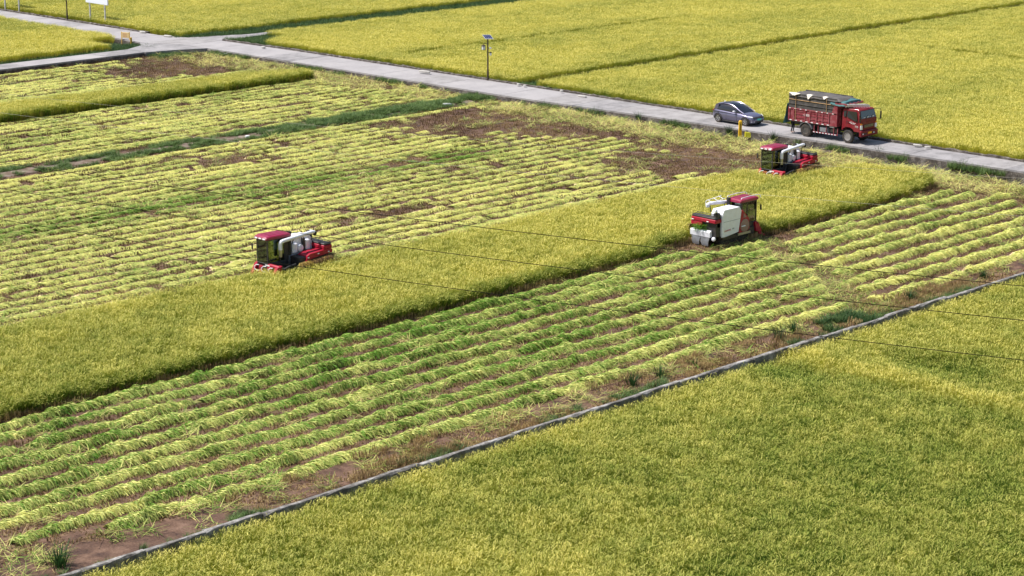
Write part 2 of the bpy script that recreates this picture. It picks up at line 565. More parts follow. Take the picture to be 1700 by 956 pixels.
def far_x(Y):
    return float(np.interp(Y, [60, 90, 160, 172.5, 176, 270], [130.0, 129.6, 129.25, 128.6, 126.8, 126.4]))


Ys = list(np.arange(58, 262.1, 4.0))
bed = MB()
for a, b in zip(Ys[:-1], Ys[1:]):
    bed.loft([[(near_x(y) - .10, y, RZ - .12), (far_x(y) + .08, y, RZ - .12), (far_x(y) + .05, y, -.75), (near_x(y) - .10, y, -.75)] for y in (a, b)], caps=False)
road = tag(bed.build('road', dark_conc_m, smooth=0), kind='structure')
for i, (a, b) in enumerate(zip(Ys[:-1], Ys[1:])):
    g = .018; t = random.uniform(-.006, .006)
    mb = MB(); q = [(near_x(a + g), a + g), (far_x(a + g), a + g), (far_x(b - g), b - g), (near_x(b - g), b - g)]
    mb.prism(q, 'z', RZ - .14, RZ + t)
    stained = (78 < a < 90) or random.random() < .15
    mb.build('road_slab', conc2_m if stained else random.choice((conc_m, conc_m, conc3_m)), road, smooth=0)
ja = MB()   # junction apron with the two side roads
ja.prism([(118.5, 168.55), (121.5, 167.9), (124.45, 166.6), (124.45, 171.3), (122.2, 174.8), (121.2, 173.0), (118.5, 171.55)], 'z', -.5, RZ - .012)
apron = tag(ja.build('junction_apron', conc2_m, smooth=0), kind='structure')
sb = MB().prism([(60, 168.6), (118.47, 168.6), (118.47, 171.6), (60, 171.6)], 'z', -.6, RZ - .13)
side = tag(sb.build('side_road', dark_conc_m, smooth=0), kind='structure')
for i in range(13):
    x0 = 118.46 - (i + 1) * 4.4; x1 = x0 + 4.38
    MB().prism([(x0, 168.68), (x1, 168.68), (x1, 171.5), (x0, 171.5)], 'z', RZ - .14, RZ - .01 + random.uniform(-.006, .006)).build('road_slab', conc_m if i % 3 else conc2_m, side, smooth=0)
tag(MB().prism([(128.7, 170.2), (134, 170.6), (150, 170.8), (190, 170.8), (190, 172.0), (150, 172.0), (134, 172.2), (128.0, 174.6)], 'z', -.6, RZ - .03).build('track', conc2_m, smooth=0), kind='structure')

# rough low wall along the far side of the road, in lengths with broken tops
kw = []
kerb = None
kys = np.arange(60, 262, 5.0)
for k, a in enumerate(kys):
    b = a + 4.96
    if 165 < a < 176: continue
    mb = MB(); rings = []
    n = 12
    for i in range(n + 1):
        y = a + (b - a) * i / n; x = far_x(y) + .06
        h = RZ + .13 + random.uniform(-.05, .05); w = .36 + random.uniform(-.05, .05)
        j = random.uniform(-.03, .03)
        rings.append([(x + j, y, -.2), (x + j, y, h), (x + .12, y, h + .03 + random.uniform(-.02, .02)), (x + w, y, h - .03), (x + w + .05, y, -.2)])
    mb.loft(rings)
    if kerb is None:
        kerb = tag(mb.build('kerb', dark_conc_m, smooth=0), kind='structure')
    else:
        mb.build('kerb_stone', dark_conc_m, kerb, smooth=0)

# concrete wall of the water channel between the fields
wall = empty('concrete_wall', (60, 61.2, 0)); tag(wall, 'long low grey concrete wall running diagonally between the cut rows and the foreground rice', 'wall')
for i in range(31):
    x0 = 31 + i * 2.75; j = random.uniform(-.04, .04); zt = .30 + random.uniform(-.035, .035)
    mb = MB(); rings = []
    for k in range(8):
        x = x0 + 2.72 * k / 7 - 60
        d = lambda s=.012: random.uniform(-s, s)
        c = random.uniform(0, .07) if random.random() < .3 else 0
        rings.append([(x, -.12 + j + d(), -.9), (x, -.115 + j + d(.02), zt - .03 - c + d()), (x, -.09 + j + c + d(.015), zt + d(.01)), (x, .09 + j + d(.02), zt + d(.012)), (x, .13 + j + d(.03), zt - .05 + d(.02)), (x, .13 + j, -.9)])
    mb.loft(rings); mb.build('wall_segment', wall_m, wall, smooth=0)

# raised earth path between the two cut fields
def bank_z(X, Y):
    t = np.clip(1 - np.abs(Y - 127.6) / 1.05, 0, 1)
    return np.minimum(t * 2, 1) * .12 - .03 + (fbm(X * 2, Y * 2, 3, 8) - .5) * .06 * (t > 0)
o = sheet('path', 60, 124.4, 126.5, 128.7, .2, bank_z, path_m, skirt=.3)

# ------------------------------------------------------------------ standing rice
def wob(t, s, a=.35): return (fbm(t * .45, t * 0 + s, 3, s) - .5) * a * 2


def stand(name, label, X0, X1, Y0, Y1, keep, tone, z=0., hgt=None, step=.42, edge=None):
    xs = np.arange(X0, X1, step); ys = np.arange(Y0, Y1, step)
    X, Y = [a.ravel() for a in np.meshgrid(xs, ys)]
    X = X + rng.uniform(-.14, .14, X.shape); Y = Y + rng.uniform(-.14, .14, Y.shape)
    ok = in_view(X, Y, 5.0, z) & keep(X, Y)
    X, Y = X[ok], Y[ok]; n = len(X)
    h = (hgt(X, Y) if hgt else 1.0) * (.9 + .2 * fbm(X * .5, Y * .5, 3, 21)) * rng.uniform(.93, 1.07, n)
    lean = (fbm(X * .22, Y * .22, 3, 23) - .5) * .55
    # wind lean in a fixed direction, then a free turn of the plant about its own axis
    rot = np.stack([lean + rng.normal(0, .07, n), rng.normal(0, .09, n), rng.uniform(-.9, .9, n)], -1)
    sc = np.stack([rng.uniform(.95, 1.2, n), rng.uniform(.95, 1.2, n), h], -1)
    t = tone(X, Y)
    o = scatter(name, 'rice', np.stack([X, Y, np.full(n, z)], -1), rot, sc, t, label=label)
    return o, n


total = 0
def far_tone(a=.78, s=31):
    return lambda X, Y: a + .06 + (fbm(X * .06, Y * .06, 3, s) - .5) * .4 + (fbm(X * .03, Y * .16, 3, s + 5) - .5) * .7 + (fbm(X * .6, Y * .6, 3, s + 1) - .5) * .5 + rng.normal(0, .12, X.shape)


def drop(cond):
    return np.where(cond, 0., 1.)


# foreground field
def g_tone(X, Y):
    t = .40 + (fbm(X * .07, Y * .07, 3, 41) - .5) * .7 + (fbm(X * .5, Y * .5, 3, 42) - .5) * .6 + rng.normal(0, .12, X.shape)
    ridge = np.exp(-((X - 80.1 + wob(Y, 3, .5)) / .9) ** 2) * np.clip((Y - 40) / 8, 0, 1)
    t = t + ridge * .45 + np.exp(-((Y - 60.6) / .6) ** 2) * .28
    return t - .55 * blob(X, Y, 77.4, 59.0, 1.6, 2.4) - .5 * blob(X, Y, 83.6, 54.5, 1.8, 3.6) - .25 * blob(X, Y, 78.3, 50, 1.2, 6) - .2 * blob(X, Y, 57, 46, 5, 3)  # lodged hollows by the ridge: their shadow put into a darker, greener tone


def g_h(X, Y):
    ridge = np.exp(-((X - 80.1 + wob(Y, 3, .5)) / .9) ** 2) * np.clip((Y - 40) / 8, 0, 1)
    return .97 + .10 * ridge - .26 * blob(X, Y, 77.9, 59.0, 1.2, 2.4) - .30 * blob(X, Y, 83.2, 54.5, 1.3, 3.6) - .12 * blob(X, Y, 78.2, 50, 1.0, 6)


_, n = stand('rice_crop', 'ripening green and gold rice filling the foreground below the concrete wall', 34, 112, 26, 60.75, lambda X, Y: Y < 60.62 + wob(X, 5, .1), g_tone, z=FZ, hgt=g_h)
total += n
# the strip still standing in the middle
def f_far(X): return np.where(X < 71.3, 90.45, np.where(X < 77, 89.25, np.where(X < 112.4, 89.55, 86.1 - (X - 114) * 0.1))) + wob(X, 7, .12)
def f_near(X): return np.where(X < 98.6, 79.55 + 1.0 * np.clip((X - 90) / 3, 0, 1), 78.55 + np.clip(X - 112, 0, 9) * .12) + wob(X, 8, .2) + (fbm(X * 1.7, X * 0, 2, 18) - .5) * .3
F_END = 120.0
def f_keep(X, Y): return (Y > f_near(X)) & (Y < f_far(X)) & (X < F_END + wob(Y, 9, .9) - np.clip(Y - 84.5, 0, 3) * .8)
_, n = stand('rice_crop', 'long strip of uncut rice standing between the mown rows with the white harvester at its edge', 34, 121, 78, 91.5, f_keep,
             lambda X, Y: .50 + np.clip((X - 55) / 100, 0, .3) + (fbm(X * .08, Y * .12, 3, 51) - .5) * .4 + (fbm(X * .6, Y * .6, 3, 52) - .5) * .45 + rng.normal(0, .1, X.shape) - .4 * blob(X, Y, 110, 84.8, 4, 1.2))
total += n
_, n = stand('rice_crop', 'narrow wedge of uncut golden rice left in the upper left cut field', 78, 121, 145, 152, lambda X, Y: (Y > 145.9 + wob(X, 12, .25)) & (Y < np.interp(X, [78, 104, 116, 121], [151.0, 149.6, 149.6, 147.3])) & (X < 120.6),
             far_tone(.74, 61))
total += n
_, n = stand('rice_crop', 'triangle of golden rice between the two roads at the upper left', 98, 122.4, 172.6, 222, lambda X, Y: (X < 121.9) & (Y > 173.3) & ~((X > 117.5) & (Y < 178.5)), far_tone(.75, 62))
total += n
_, n = stand('rice_crop', 'golden rice behind the billboards at the top left', 127.4, 182, 174.5, 236, lambda X, Y: (X > 127.7) & (Y > 175.6 + wob(X, 13, .3)), far_tone(.72, 63))
total += n
_, n = stand('rice_crop', 'broad golden rice field behind the solar street lamp', 129.9, 226, 129, 171, lambda X, Y: (X > 130.2) & (Y > 129.8 + wob(X, 14, .3)) & (Y < 169.9) & ~((X < 134.5) & (Y > 164.5 + (X - 130) * .6)) &
             ~((np.abs(Y - 148.4 + wob(X, 15, .3)) < .50) & (X > 134) & (X < 176)) & ~((np.abs(Y - 158) < .2) & (X > 185)), far_tone(.8, 64))
total += n
_, n = stand('rice_crop', 'golden rice field behind the red tipper truck', 129.9, 226, 60, 128, lambda X, Y: (X > 130.25) & (Y < 127.5 + wob(X, 16, .2)) & ~((np.abs(X - 172.6 + wob(Y, 17, .3)) < .4) & (Y < 121)), far_tone(.74, 65))
total += n
print('rice patches', total)

# green leafy skirt of the standing strip where it has been opened by the harvester
def edge_row(name, label, xs, ys, rz, tone, lean, z=0.):
    n = len(xs)
    rot = np.stack([rng.uniform(*lean, n), rng.normal(0, .12, n), rz + rng.uniform(-.45, .45, n)], -1)
    sc = np.stack([rng.uniform(.9, 1.2, n), rng.uniform(.9, 1.2, n), rng.uniform(.72, 1.0, n)], -1)
    return scatter(name, 'rice', np.stack([xs, ys, np.full(n, z)], -1), rot, sc, tone + rng.normal(0, .12, n), label=label)
xs = np.arange(36, 119.5, .13); xs = xs[~((xs > 95.0) & (xs < 99.4))]
ys = f_near(xs) + rng.uniform(-.14, .12, len(xs))
edge_row('rice_edge', 'leafy green lower edge of the standing rice strip above the cut rows', xs, ys, 0, np.interp(xs, [40, 95, 100, 120], [.22, .3, .42, .5]), (.10, .6))
xs = np.arange(80, 120.5, .25)
edge_row('rice_edge', 'dark leafy edge of the upper left wedge of rice', xs, 146.0 + rng.uniform(-.1, .1, len(xs)), 0, np.full(len(xs), .25), (.0, .35))

# ------------------------------------------------------------------ stubble, straw and weeds
def brown(X, Y):
    """0..1: bare stubble where no straw lies"""
    b = blob(X, Y, 116.0, 121.5, 9.0, 4.0) * 1.1 + blob(X, Y, 112, 100, 5, 2.2) * .7 + blob(X, Y, 92, 121, 7, 2.5) * .55 + blob(X, Y, 88, 99, 7, 1.6) * .55 + blob(X, Y, 119.5, 112.5, 6.5, 4.6) * 1.2 + blob(X, Y, 115.5, 117, 5, 2.6) * .8 + blob(X, Y, 119.0, 95.0, 9.5, 4.0) * 1.2 + blob(X, Y, 121.5, 104, 3.5, 9) * .6 + blob(X, Y, 120.5, 102, 4.5, 4) * .7
    b = b + blob(X, Y, 117, 160.5, 8.5, 5.5) * 1.3 + blob(X, Y, 122.5, 150, 2.5, 22) * .8 + blob(X, Y, 100, 111, 4, 1.0) * .8
    return b + (fbm(X * .35, Y * .35, 3, 71) - .5) * 1.1


def strip_points(X0, X1, Y0, Y1, step, keep):
    X, Y = [a.ravel() for a in np.meshgrid(np.arange(X0, X1, step), np.arange(Y0, Y1, step))]
    X = X + rng.uniform(-step * .3, step * .3, X.shape); Y = Y + rng.uniform(-step * .3, step * .3, Y.shape)
    ok = in_view(X, Y, 4.0) & keep(X, Y)
    return X[ok], Y[ok]


def spread(name, kind, label, X, Y, z, tone, smin=.85, smax=1.2, lean=.1, rz=PI, zs=(.8, 1.2)):
    n = len(X)
    rot = np.stack([rng.normal(0, lean, n), rng.normal(0, lean, n), rng.uniform(-rz, rz, n)], -1)
    s = rng.uniform(smin, smax, n)
    return scatter(name, kind, np.stack([X, Y, z], -1), rot, np.stack([s, s, rng.uniform(*zs, n)], -1), tone, label=label)


notF = lambda X, Y: ~((Y > f_near(X) + .3) & (Y < f_far(X) - .3) & (X < 119.5))
notE = lambda X, Y: ~((Y > 146.3) & (Y < 149) & (X < 120))
X, Y = strip_points(34, 124.6, 61.8, 168.6, .72, lambda X, Y: notF(X, Y) & notE(X, Y) & (np.abs(Y - 127.6) > 1.2) & (X < 124.5) & ((Y > 64.0) | ((fbm(X * .3, Y * .8, 3, 73) > .40) & (X > 48))))
spread('stubble', 'stubble', 'brown rice stubble left in the cut fields', X, Y, soil_z(X, Y) - .01, .30 - .16 * (Y > 90) * (brown(X, Y) < .5) + (fbm(X * .3, Y * .3, 3, 74) - .5) * 1.0 + .25 * (Y < 64.3), rz=.15, zs=(.5, 1.05))  # brown stubble, darkened between mid-field rows: gap shade put into its tone
print('stubble', len(X))

X, Y = strip_points(48, 100, 62.0, 64.1, .38, lambda X, Y: fbm(X * .45, Y * 1.1, 3, 173) > .50)
spread('stubble', 'stubble', 'dry standing stubble on the margin beside the concrete wall', X, Y, soil_z(X, Y), .75 + rng.normal(0, .25, len(X)), rz=.4, lean=.2, zs=(1.0, 2.2), smin=.5, smax=.9)
xs = np.arange(36, 120, .22); ys = f_near(xs) - rng.uniform(.05, .42, len(xs))
spread('stubble', 'stubble', 'tall brown stems at the foot of the standing rice strip', xs, ys, np.zeros(len(xs)), rng.uniform(.2, 1.1, len(xs)), rz=.3, zs=(1.2, 2.4))
# windrows of the foreground cut field: each a low bed of straw with bundles combed over it
bed_m = ground_mat('straw_bed', [(.10, .10, .03), (.18, .18, .05), (.26, .25, .08)], scale=2.2, fine=14, bump=.9)
ordn = ['first', 'second', 'third', 'fourth', 'fifth', 'sixth', 'seventh', 'eighth', 'ninth', 'tenth']


def windrow(yc, x0, x1, label, group, tone, k):
    wy = lambda x: yc + (fbm(x * .10, x * 0 + k * 3.1, 3, 80) - .5) * .5 + (fbm(x * .5, x * 0 + k * 1.7, 3, 81) - .5) * .45
    n = int((x1 - x0) / .45) + 2
    mb = MB(); rings = []
    for i in range(n):
        x = x0 + .3 + (x1 - x0 - .6) * i / (n - 1); y = float(wy(np.array([x]))[0]); w = .27 + random.uniform(-.05, .05)
        if i in (0, n - 1): w = .1
        h = .07 + random.uniform(-.03, .03)
        rings.append([(x, y - w, -.05), (x, y - w * .7, h * .8), (x, y, h * 1.2), (x, y + w * .75, h * .9), (x, y + w, -.05)])
    mb.loft(rings)
    o = mb.build('straw_windrow', bed_m); tag(o, label, 'straw row', group)
    xs = np.arange(x0, x1, .15); xs = xs + rng.uniform(-.07, .07, len(xs))
    dens = fbm(xs * .55, xs * 0 + k, 3, 83)
    xs = xs[(dens > .22)]; n = len(xs)
    thick = .50 + .95 * fbm(xs * .7, xs * 0 + k * 2.3, 2, 84)
    ys = wy(xs) + rng.normal(0, .06, n)
    rot = np.stack([rng.normal(0, .05, n), rng.normal(0, .07, n), .34 + (fbm(xs * .5, xs * 0 + k, 2, 85) - .5) * .7 + rng.normal(0, .08, n)], -1)
    wid = .64 + .55 * fbm(xs * .33, xs * 0 + k * 4.1, 3, 87)
    sc = np.stack([rng.uniform(.9, 1.3, n), rng.uniform(.86, 1.08, n) * wid, thick * rng.uniform(.8, 1.2, n)], -1)
    t = tone(xs) + (fbm(xs * .35, xs * 0 + k * 5.3, 3, 86) - .5) * .75 + rng.normal(0, .08, n)
    scatter('cut_straw', 'straw', np.stack([xs, ys, soil_z(xs, ys) * .5], -1), rot, sc, t, parent=o)


cut_x = lambda y: np.interp(y, [64, 77.2], [90.0, 97.7])
for i in range(10):
    y = 78.22 - i * 1.52
    x1 = cut_x(y) + random.uniform(-1.2, .8) - (3.4 if i == 0 else 0)
    place = 'just below the dark edge of standing rice' if i == 0 else ('nearest the concrete wall' if i == 9 else 'down from the standing rice, left block')
    lab = '%s row of combed green cut straw %s' % (ordn[i], place)
    x0 = 34. if i < 8 else (39.5, 43.0)[i - 8]
    windrow(y, x0, x1, lab, 'straw rows in the left block of the cut field', (lambda i: lambda X: np.interp(X, [40, 70, 95], [.30, .16, .48]) + i * .028)(i), i + 1)
for i in range(9):
    y = 77.35 - i * 1.66
    x0 = cut_x(y) + random.uniform(.8, 2.2) + (2.2 if i == 0 else 0)
    lab = '%s row of pale green straw %s' % (ordn[i], 'beside the standing rice, right block' if i == 0 else ('closest to the bare mud, right block' if i == 8 else 'down from the standing rice, right block'))
    windrow(y, x0, 119.8 + random.uniform(-1.5, 1.0), lab, 'straw rows in the right block of the cut field', (lambda i: lambda X: .60 + i * .025 + 0 * X)(i), i + 21)

# close swaths of the middle field and the messy ones of the upper left field
def keep_straw(X, Y, a):
    return rng.rand(len(X)) > np.clip((brown(X, Y) - a + .22) / .44, 0, 1)


def swaths(name, label, Y0, Y1, sp, X0, X1, tone, holes, mess, zsc, k0, yscale=1.0, step=.2):
    PX, PY, RO, SC, TO = [], [], [], [], []
    nrow = int(round((Y1 - Y0) / sp))
    for r in range(nrow + 1):
        yc = Y0 + r * (Y1 - Y0) / nrow
        xs = np.arange(X0, X1, step); xs = xs + rng.uniform(-.1, .1, len(xs))
        n = len(xs)
        ys = yc + (fbm(xs * .13, xs * 0 + r * 2.9 + k0, 3, 90) - .5) * mess + (fbm(xs * .8, xs * 0 + r, 2, 91) - .5) * .3 + rng.normal(0, .06, n)
        ok = in_view(xs, ys, 4.) & holes(xs, ys) & notF(xs, ys) & (fbm(xs * .5, xs * 0 + r * 3.7, 3, 92) > .27)
        xs, ys = xs[ok], ys[ok]; n = len(xs)
        if not n: continue
        bend = (fbm(xs * .25, ys * .25, 3, 93) - .5) * (1.5 + mess)
        RO.append(np.stack([rng.normal(0, .06, n), rng.normal(0, .07, n), .25 + bend + rng.normal(0, .10, n)], -1))
        th = (.45 + .9 * fbm(xs * .6, xs * 0 + r * 1.3, 2, 94)) * zsc
        wd = .74 + .56 * fbm(xs * .28, ys * 0 + r * 2.1, 3, 99)
        SC.append(np.stack([rng.uniform(1.0, 1.35, n), rng.uniform(.88, 1.15, n) * yscale * wd, th], -1))
        TO.append(tone(xs, ys) + rng.normal(0, .09, n)); PX.append(xs); PY.append(ys)
    X, Y = np.concatenate(PX), np.concatenate(PY)
    scatter(name, 'straw', np.stack([X, Y, soil_z(X, Y) * .5], -1), np.concatenate(RO), np.concatenate(SC), np.concatenate(TO), label=label)
    print(name, len(X))


def mid_tone(X, Y):
    g = np.exp(-((Y - (110.8 + (X - 80) * -.03)) / 2.3) ** 2) * np.clip((112 - X) / 8, 0, 1) + .7 * blob(X, Y, 66, 117, 9, 2.2)
    return .80 + (fbm(X * .12, Y * .3, 3, 95) - .5) * .7 - .62 * g


swaths('straw_rows', 'close set rows of yellow green cut straw across the middle field', 91.0, 125.4, 1.33, 50, 123.5, mid_tone,
       lambda X, Y: keep_straw(X, Y, .40) & ~((X < 76.3) & (X > 69.5) & (Y < 91.6)), .45, .60, 1, yscale=.90)
swaths('straw_rows', 'messy pale swaths of cut straw in the upper left field', 129.9, 145.3, 1.22, 70, 123.5, lambda X, Y: .78 + (fbm(X * .3, Y * .4, 3, 96) - .5) * .9, lambda X, Y: keep_straw(X, Y, .40), 1.4, .62, 40, yscale=.86)
swaths('straw_rows', 'pale cut straw between the wedge of rice and the side road', 151.4, 167.4, 1.25, 84, 122, lambda X, Y: .78 + (fbm(X * .3, Y * .4, 3, 97) - .5) * .9, lambda X, Y: keep_straw(X, Y, .36) & (Y > np.interp(X, [84, 104, 121], [151.6, 150.4, 150.2])), 1.4, .62, 60, yscale=.86)

# trampled tan straw on the headlands and between the rows
def head(X, Y):
    hd = np.clip((X - 119.3) / 1.5, 0, 1) * (Y < 128)
    return hd * .5 + np.clip((X - 117.5) / 4, 0, 1) * (Y > 128) * .35 + .05 + .4 * np.exp(-((X - cut_x(Y)) / 1.6) ** 2) * (Y < 78) + .07 * (Y < 64.3)
X, Y = strip_points(34, 126, 62.3, 168, .42, lambda X, Y: notF(X, Y) & notE(X, Y) & (np.abs(Y - 127.6) > 1.5) & (X < [near_x(y) - .4 for y in Y]) & (rng.rand(len(X)) < head(X, Y)) & (X < 124.4))
spread('loose_straw', 'litter', 'trampled tan straw and stubble on the headland beside the road', X, Y, soil_z(X, Y), np.where(X > 119, .72, .45) + (fbm(X * .4, Y * .4, 3, 98) - .5) * .8)
print('litter', len(X))

# weeds
def weeds(name, label, X, Y, z, tone=.3, smin=.7, smax=1.3, zs=(.6, 1.3)):
    if len(X): spread(name, 'weeds', label, X, Y, np.full(len(X), z) if np.isscalar(z) else z, tone + rng.normal(0, .15, len(X)), smin, smax, .12, PI, zs)
X, Y = strip_points(60, 124.3, 126.2, 129.8, .28, lambda X, Y: ((Y > 128.15 - .3 * fbm(X * .4, Y * 0, 2, 3)) & (Y < 128.7 + .7 * fbm(X * .3, Y * 0, 2, 33)) & (fbm(X * .3, Y * .7, 3, 101) > np.interp(X, [60, 90, 100, 124], [.54, .50, .40, .36]))) | ((Y < 127.1) & (fbm(X * .35, Y * .8, 3, 102) > .52)) | (fbm(X * .8, Y * .8, 3, 122) > .70) | ((X > 106) & (fbm(X * .6, Y * .6, 3, 103) > .50)))
weeds('weeds', 'dark green weeds growing along the earth path between the cut fields', X, Y, bank_z(X, Y) - .02, .6, zs=(.3, .9))
X, Y = strip_points(96, 122.3, 171.65, 178.8, .3, lambda X, Y: (Y < 172.9 + fbm(X * .4, Y * 0, 2, 104) * 1.0) | ((X > 116.8) & (Y < 178.6) & (X + (Y - 174) * .9 < 122.6)))
weeds('weeds', 'dark green grass bordering the side road at the upper left', X, Y, 0., .1, zs=(.7, 1.1))
X, Y = strip_points(129.8, 135, 164, 170, .3, lambda X, Y: (Y > 164.3 + (X - 130) * .6) & (fbm(X * .6, Y * .6, 3, 125) > .25))
weeds('weeds', 'green grass wedge between the track and the road at the junction', X, Y, 0.1, .3, .9, 1.3, (.9, 1.5))
X, Y = strip_points(118.8, 122, 166.2, 168.4, .3, lambda X, Y: fbm(X, Y, 3, 124) > .35)
weeds('weeds', 'green grass patch at the field corner below the junction', X, Y, 0., .3, .7, 1.0, (.5, .9))
X, Y = strip_points(127.2, 182, 172.2, 176.2, .3, lambda X, Y: (Y > np.interp(X, [127, 129, 134, 180], [175.2, 173.8, 172.4, 172.2])) & (Y < 175.9) & (fbm(X * .5, Y * .5, 3, 105) > .25))
weeds('weeds', 'green grass filling the ditch beside the track at the top', X, Y, 0.05, .15, .9, 1.4, (.8, 1.5))
X, Y = strip_points(129.9, 224, 127.3, 130.1, .32, lambda X, Y: fbm(X * .25, Y * .6, 3, 106) > np.interp(X, [130, 150, 165, 224], [.3, .38, .47, .52]))
weeds('weeds', 'dark weeds in the narrow gap between the golden fields at the right', X, Y, 0., .15, .8, 1.2, (.6, 1.3))
X, Y = strip_points(134, 176, 147.9, 148.9, .35, lambda X, Y: fbm(X * .2, Y * .2, 2, 107) > .35)
weeds('weeds', 'low weeds along the narrow dark line inside the golden field', X, Y, 0., .2, .8, 1.1)
X, Y = strip_points(129.3, 131.6, 86, 171, .3, lambda X, Y: (X > 129.75) & (X < 130.35 + fbm(Y * .3, Y * 0, 3, 108) * .8) & (fbm(X * .3, Y * .3, 2, 109) > .35))
weeds('weeds', 'green grass between the road wall and the golden rice', X, Y, 0.1, .45, .8, 1.2, (.8, 1.25))
X, Y = strip_points(122.5, 126.9, 62, 168.4, .35, lambda X, Y: (X > np.array([near_x(y) for y in Y]) - .75) & (X < np.array([near_x(y) for y in Y]) - .15) & (fbm(X * .3, Y * .6, 3, 110) > .60))
weeds('weeds', 'scattered weeds at the foot of the road bank', X, Y, 0.0, .55, .6, 1.1)
X, Y = strip_points(38, 100, 61.5, 62.5, .34, lambda X, Y: fbm(X * .35, Y * .5, 3, 111) > .56)
weeds('weeds', 'short grass growing against the concrete wall on the mud side', X, Y, soil_z(X, Y), .45, .5, .9, (.35, .75))

# larger clumps one can pick out
def clump(px, py, label, s=1.0, tall=1.0, h=0., tone=(.03, .09, .02)):
    p = at(px, py, h); V, F, T, M = [], [], [], []
    for k in range(int(80 * s)):
        az = random.uniform(0, 2 * PI); r = abs(random.gauss(0, .17)) * s
        blade(V, F, T, M, (math.cos(az) * r, math.sin(az) * r, 0), az + random.uniform(-.6, .6), random.uniform(.03, .4), random.uniform(.5, .95) * tall, random.uniform(.02, .04), random.uniform(.1, .9), random.random() * .6, 0, 4)
    me = ribbon_mesh('grass_clump', V, F, T, M, [weed_m])
    o = bpy.data.objects.new('grass_clump', me); coll.objects.link(o); o.location = (p.x, p.y, p.z - .02)
    tag(o, label, 'grass clump', 'clumps of grass standing out from the field')
clump(97, 940, 'tall dark green clump of grass on the mud at the lower left corner', 1.3, 1.15)
clump(1050, 640, 'dark grass clump beside the concrete wall, left of the pair near its middle', .9, .9)
clump(1095, 627, 'upright grass clump by the wall, right of the pair near its middle', .9, .9)
clump(1153, 610, 'small bright grass clump between the last cut row and the wall', .6, .7)
clump(1292, 560, 'narrow upright grass clump left of the bushy weeds by the wall', .7, .9)
clump(1316, 552, 'narrow upright grass clump touching the bushy weeds by the wall', .7, .9)
clump(1510, 498, 'bright green grass clump in the mud near the right end of the wall', 1.2, .8)
clump(1632, 462, 'grass clump near the wall at the right edge', .8, .8)
clump(1212, 222, 'bushy grass clump left of the yellow marker post by the road', 1.2, .9)
clump(1285, 233, 'grass clump at the road edge right of the yellow block', 1.0, 1.0)
clump(1460, 258, 'green tuft at the road edge right of the truck', .7, .9)
clump(1059, 200.5, 'thin green tuft at the road edge left of the car', .7, 1.0)
clump(1598, 279, 'yellow green tuft at the foot of the road bank at the right', .6, .9)
X, Y = strip_points(80, 92, 61.5, 63.4, .3, lambda X, Y: (X > 81.5) & (X < 88.5) & (fbm(X * .5, Y * .5, 3, 112) > .42))
weeds('weeds', 'bushy green weeds between the mud and the wall right of its middle', X, Y, 0., .15, .7, 1.2, (.5, 1.0))

# ------------------------------------------------------------------ paints
crimson = mat('crimson_paint', (.36, .004, .028), .5, spec=.3, dirt=.35, dirt_col=(.25, .10, .08), scale=5, coat=.1)
roof_red = mat('roof_paint', (.27, .008, .048), .4, dirt=.3, dirt_col=(.30, .12, .14), scale=3)
white_p = mat('white_paint', (.80, .80, .87), .4, dirt=.25, dirt_col=(.52, .47, .42), scale=3.5)
black_pl = mat('black_plastic', (.018, .018, .02), .55, dirt=.5, dirt_col=(.10, .08, .06), scale=6)
dark_st = mat('dark_steel', (.045, .043, .042), .5, metal=.5, dirt=.6, dirt_col=(.13, .10, .075), scale=5)
steel = mat('bare_steel', (.42, .42, .41), .35, metal=.8, dirt=.4)
rubber = mat('rubber', (.022, .021, .02), .85, dirt=.7, dirt_col=(.12, .085, .06), scale=4)
screen_m = mat('radiator_screen', (.34, .22, .17), .8, dirt=.6, dirt_col=(.20, .13, .10), scale=9)
flap_m = mat('grey_flap', (.22, .23, .25), .6, dirt=.6, dirt_col=(.12, .10, .08), scale=6)
lamp_m = mat('lamp_glass', (.85, .86, .88), .12, spec=.8)
amber = mat('amber_lens', (.75, .25, .02), .25)
chrome = mat('chrome', (.32, .32, .33), .35, metal=.6)
print_red = mat('print_red', (.45, .02, .05), .5)
print_dark = mat('print_dark', (.05, .05, .055), .5)
print_white = mat('print_white', (.78, .76, .76), .5)


def glass(name, tint, refl=.12):
    m, nt, b = nodes_of(name)
    nt.nodes.remove(b)
    t = nt.nodes.new('ShaderNodeBsdfTransparent'); t.inputs[0].default_value = (*tint, 1)
    g = nt.nodes.new('ShaderNodeBsdfGlossy'); g.inputs['Roughness'].default_value = .04; g.inputs[0].default_value = (.9, .93, .95, 1)
    fr = nt.nodes.new('ShaderNodeFresnel'); fr.inputs[0].default_value = 1.5
    ad = nt.nodes.new('ShaderNodeMath'); ad.inputs[1].default_value = refl
    nt.links.new(fr.outputs[0], ad.inputs[0])
    mx = nt.nodes.new('ShaderNodeMixShader')
    nt.links.new(ad.outputs[0], mx.inputs[0]); nt.links.new(t.outputs[0], mx.inputs[1]); nt.links.new(g.outputs[0], mx.inputs[2])
    nt.links.new(mx.outputs[0], nt.nodes['Material Output'].inputs['Surface'])
    return m


cab_glass = glass('cab_glass', (.55, .68, .58), .05)
truck_glass = glass('truck_glass', (.50, .56, .55), .06)
dark_glass = glass('tinted_glass', (.03, .035, .045), .03)

# ------------------------------------------------------------------ people
skin_m = mat('skin', (.42, .24, .16), .55)
hair_m = mat('hair', (.012, .010, .009), .6)
blue_cl = mat('blue_shirt', (.10, .20, .48), .8)
teal_cl = mat('teal_shirt', (.04, .20, .26), .8)
dark_cl = mat('dark_trousers', (.025, .025, .035), .85)


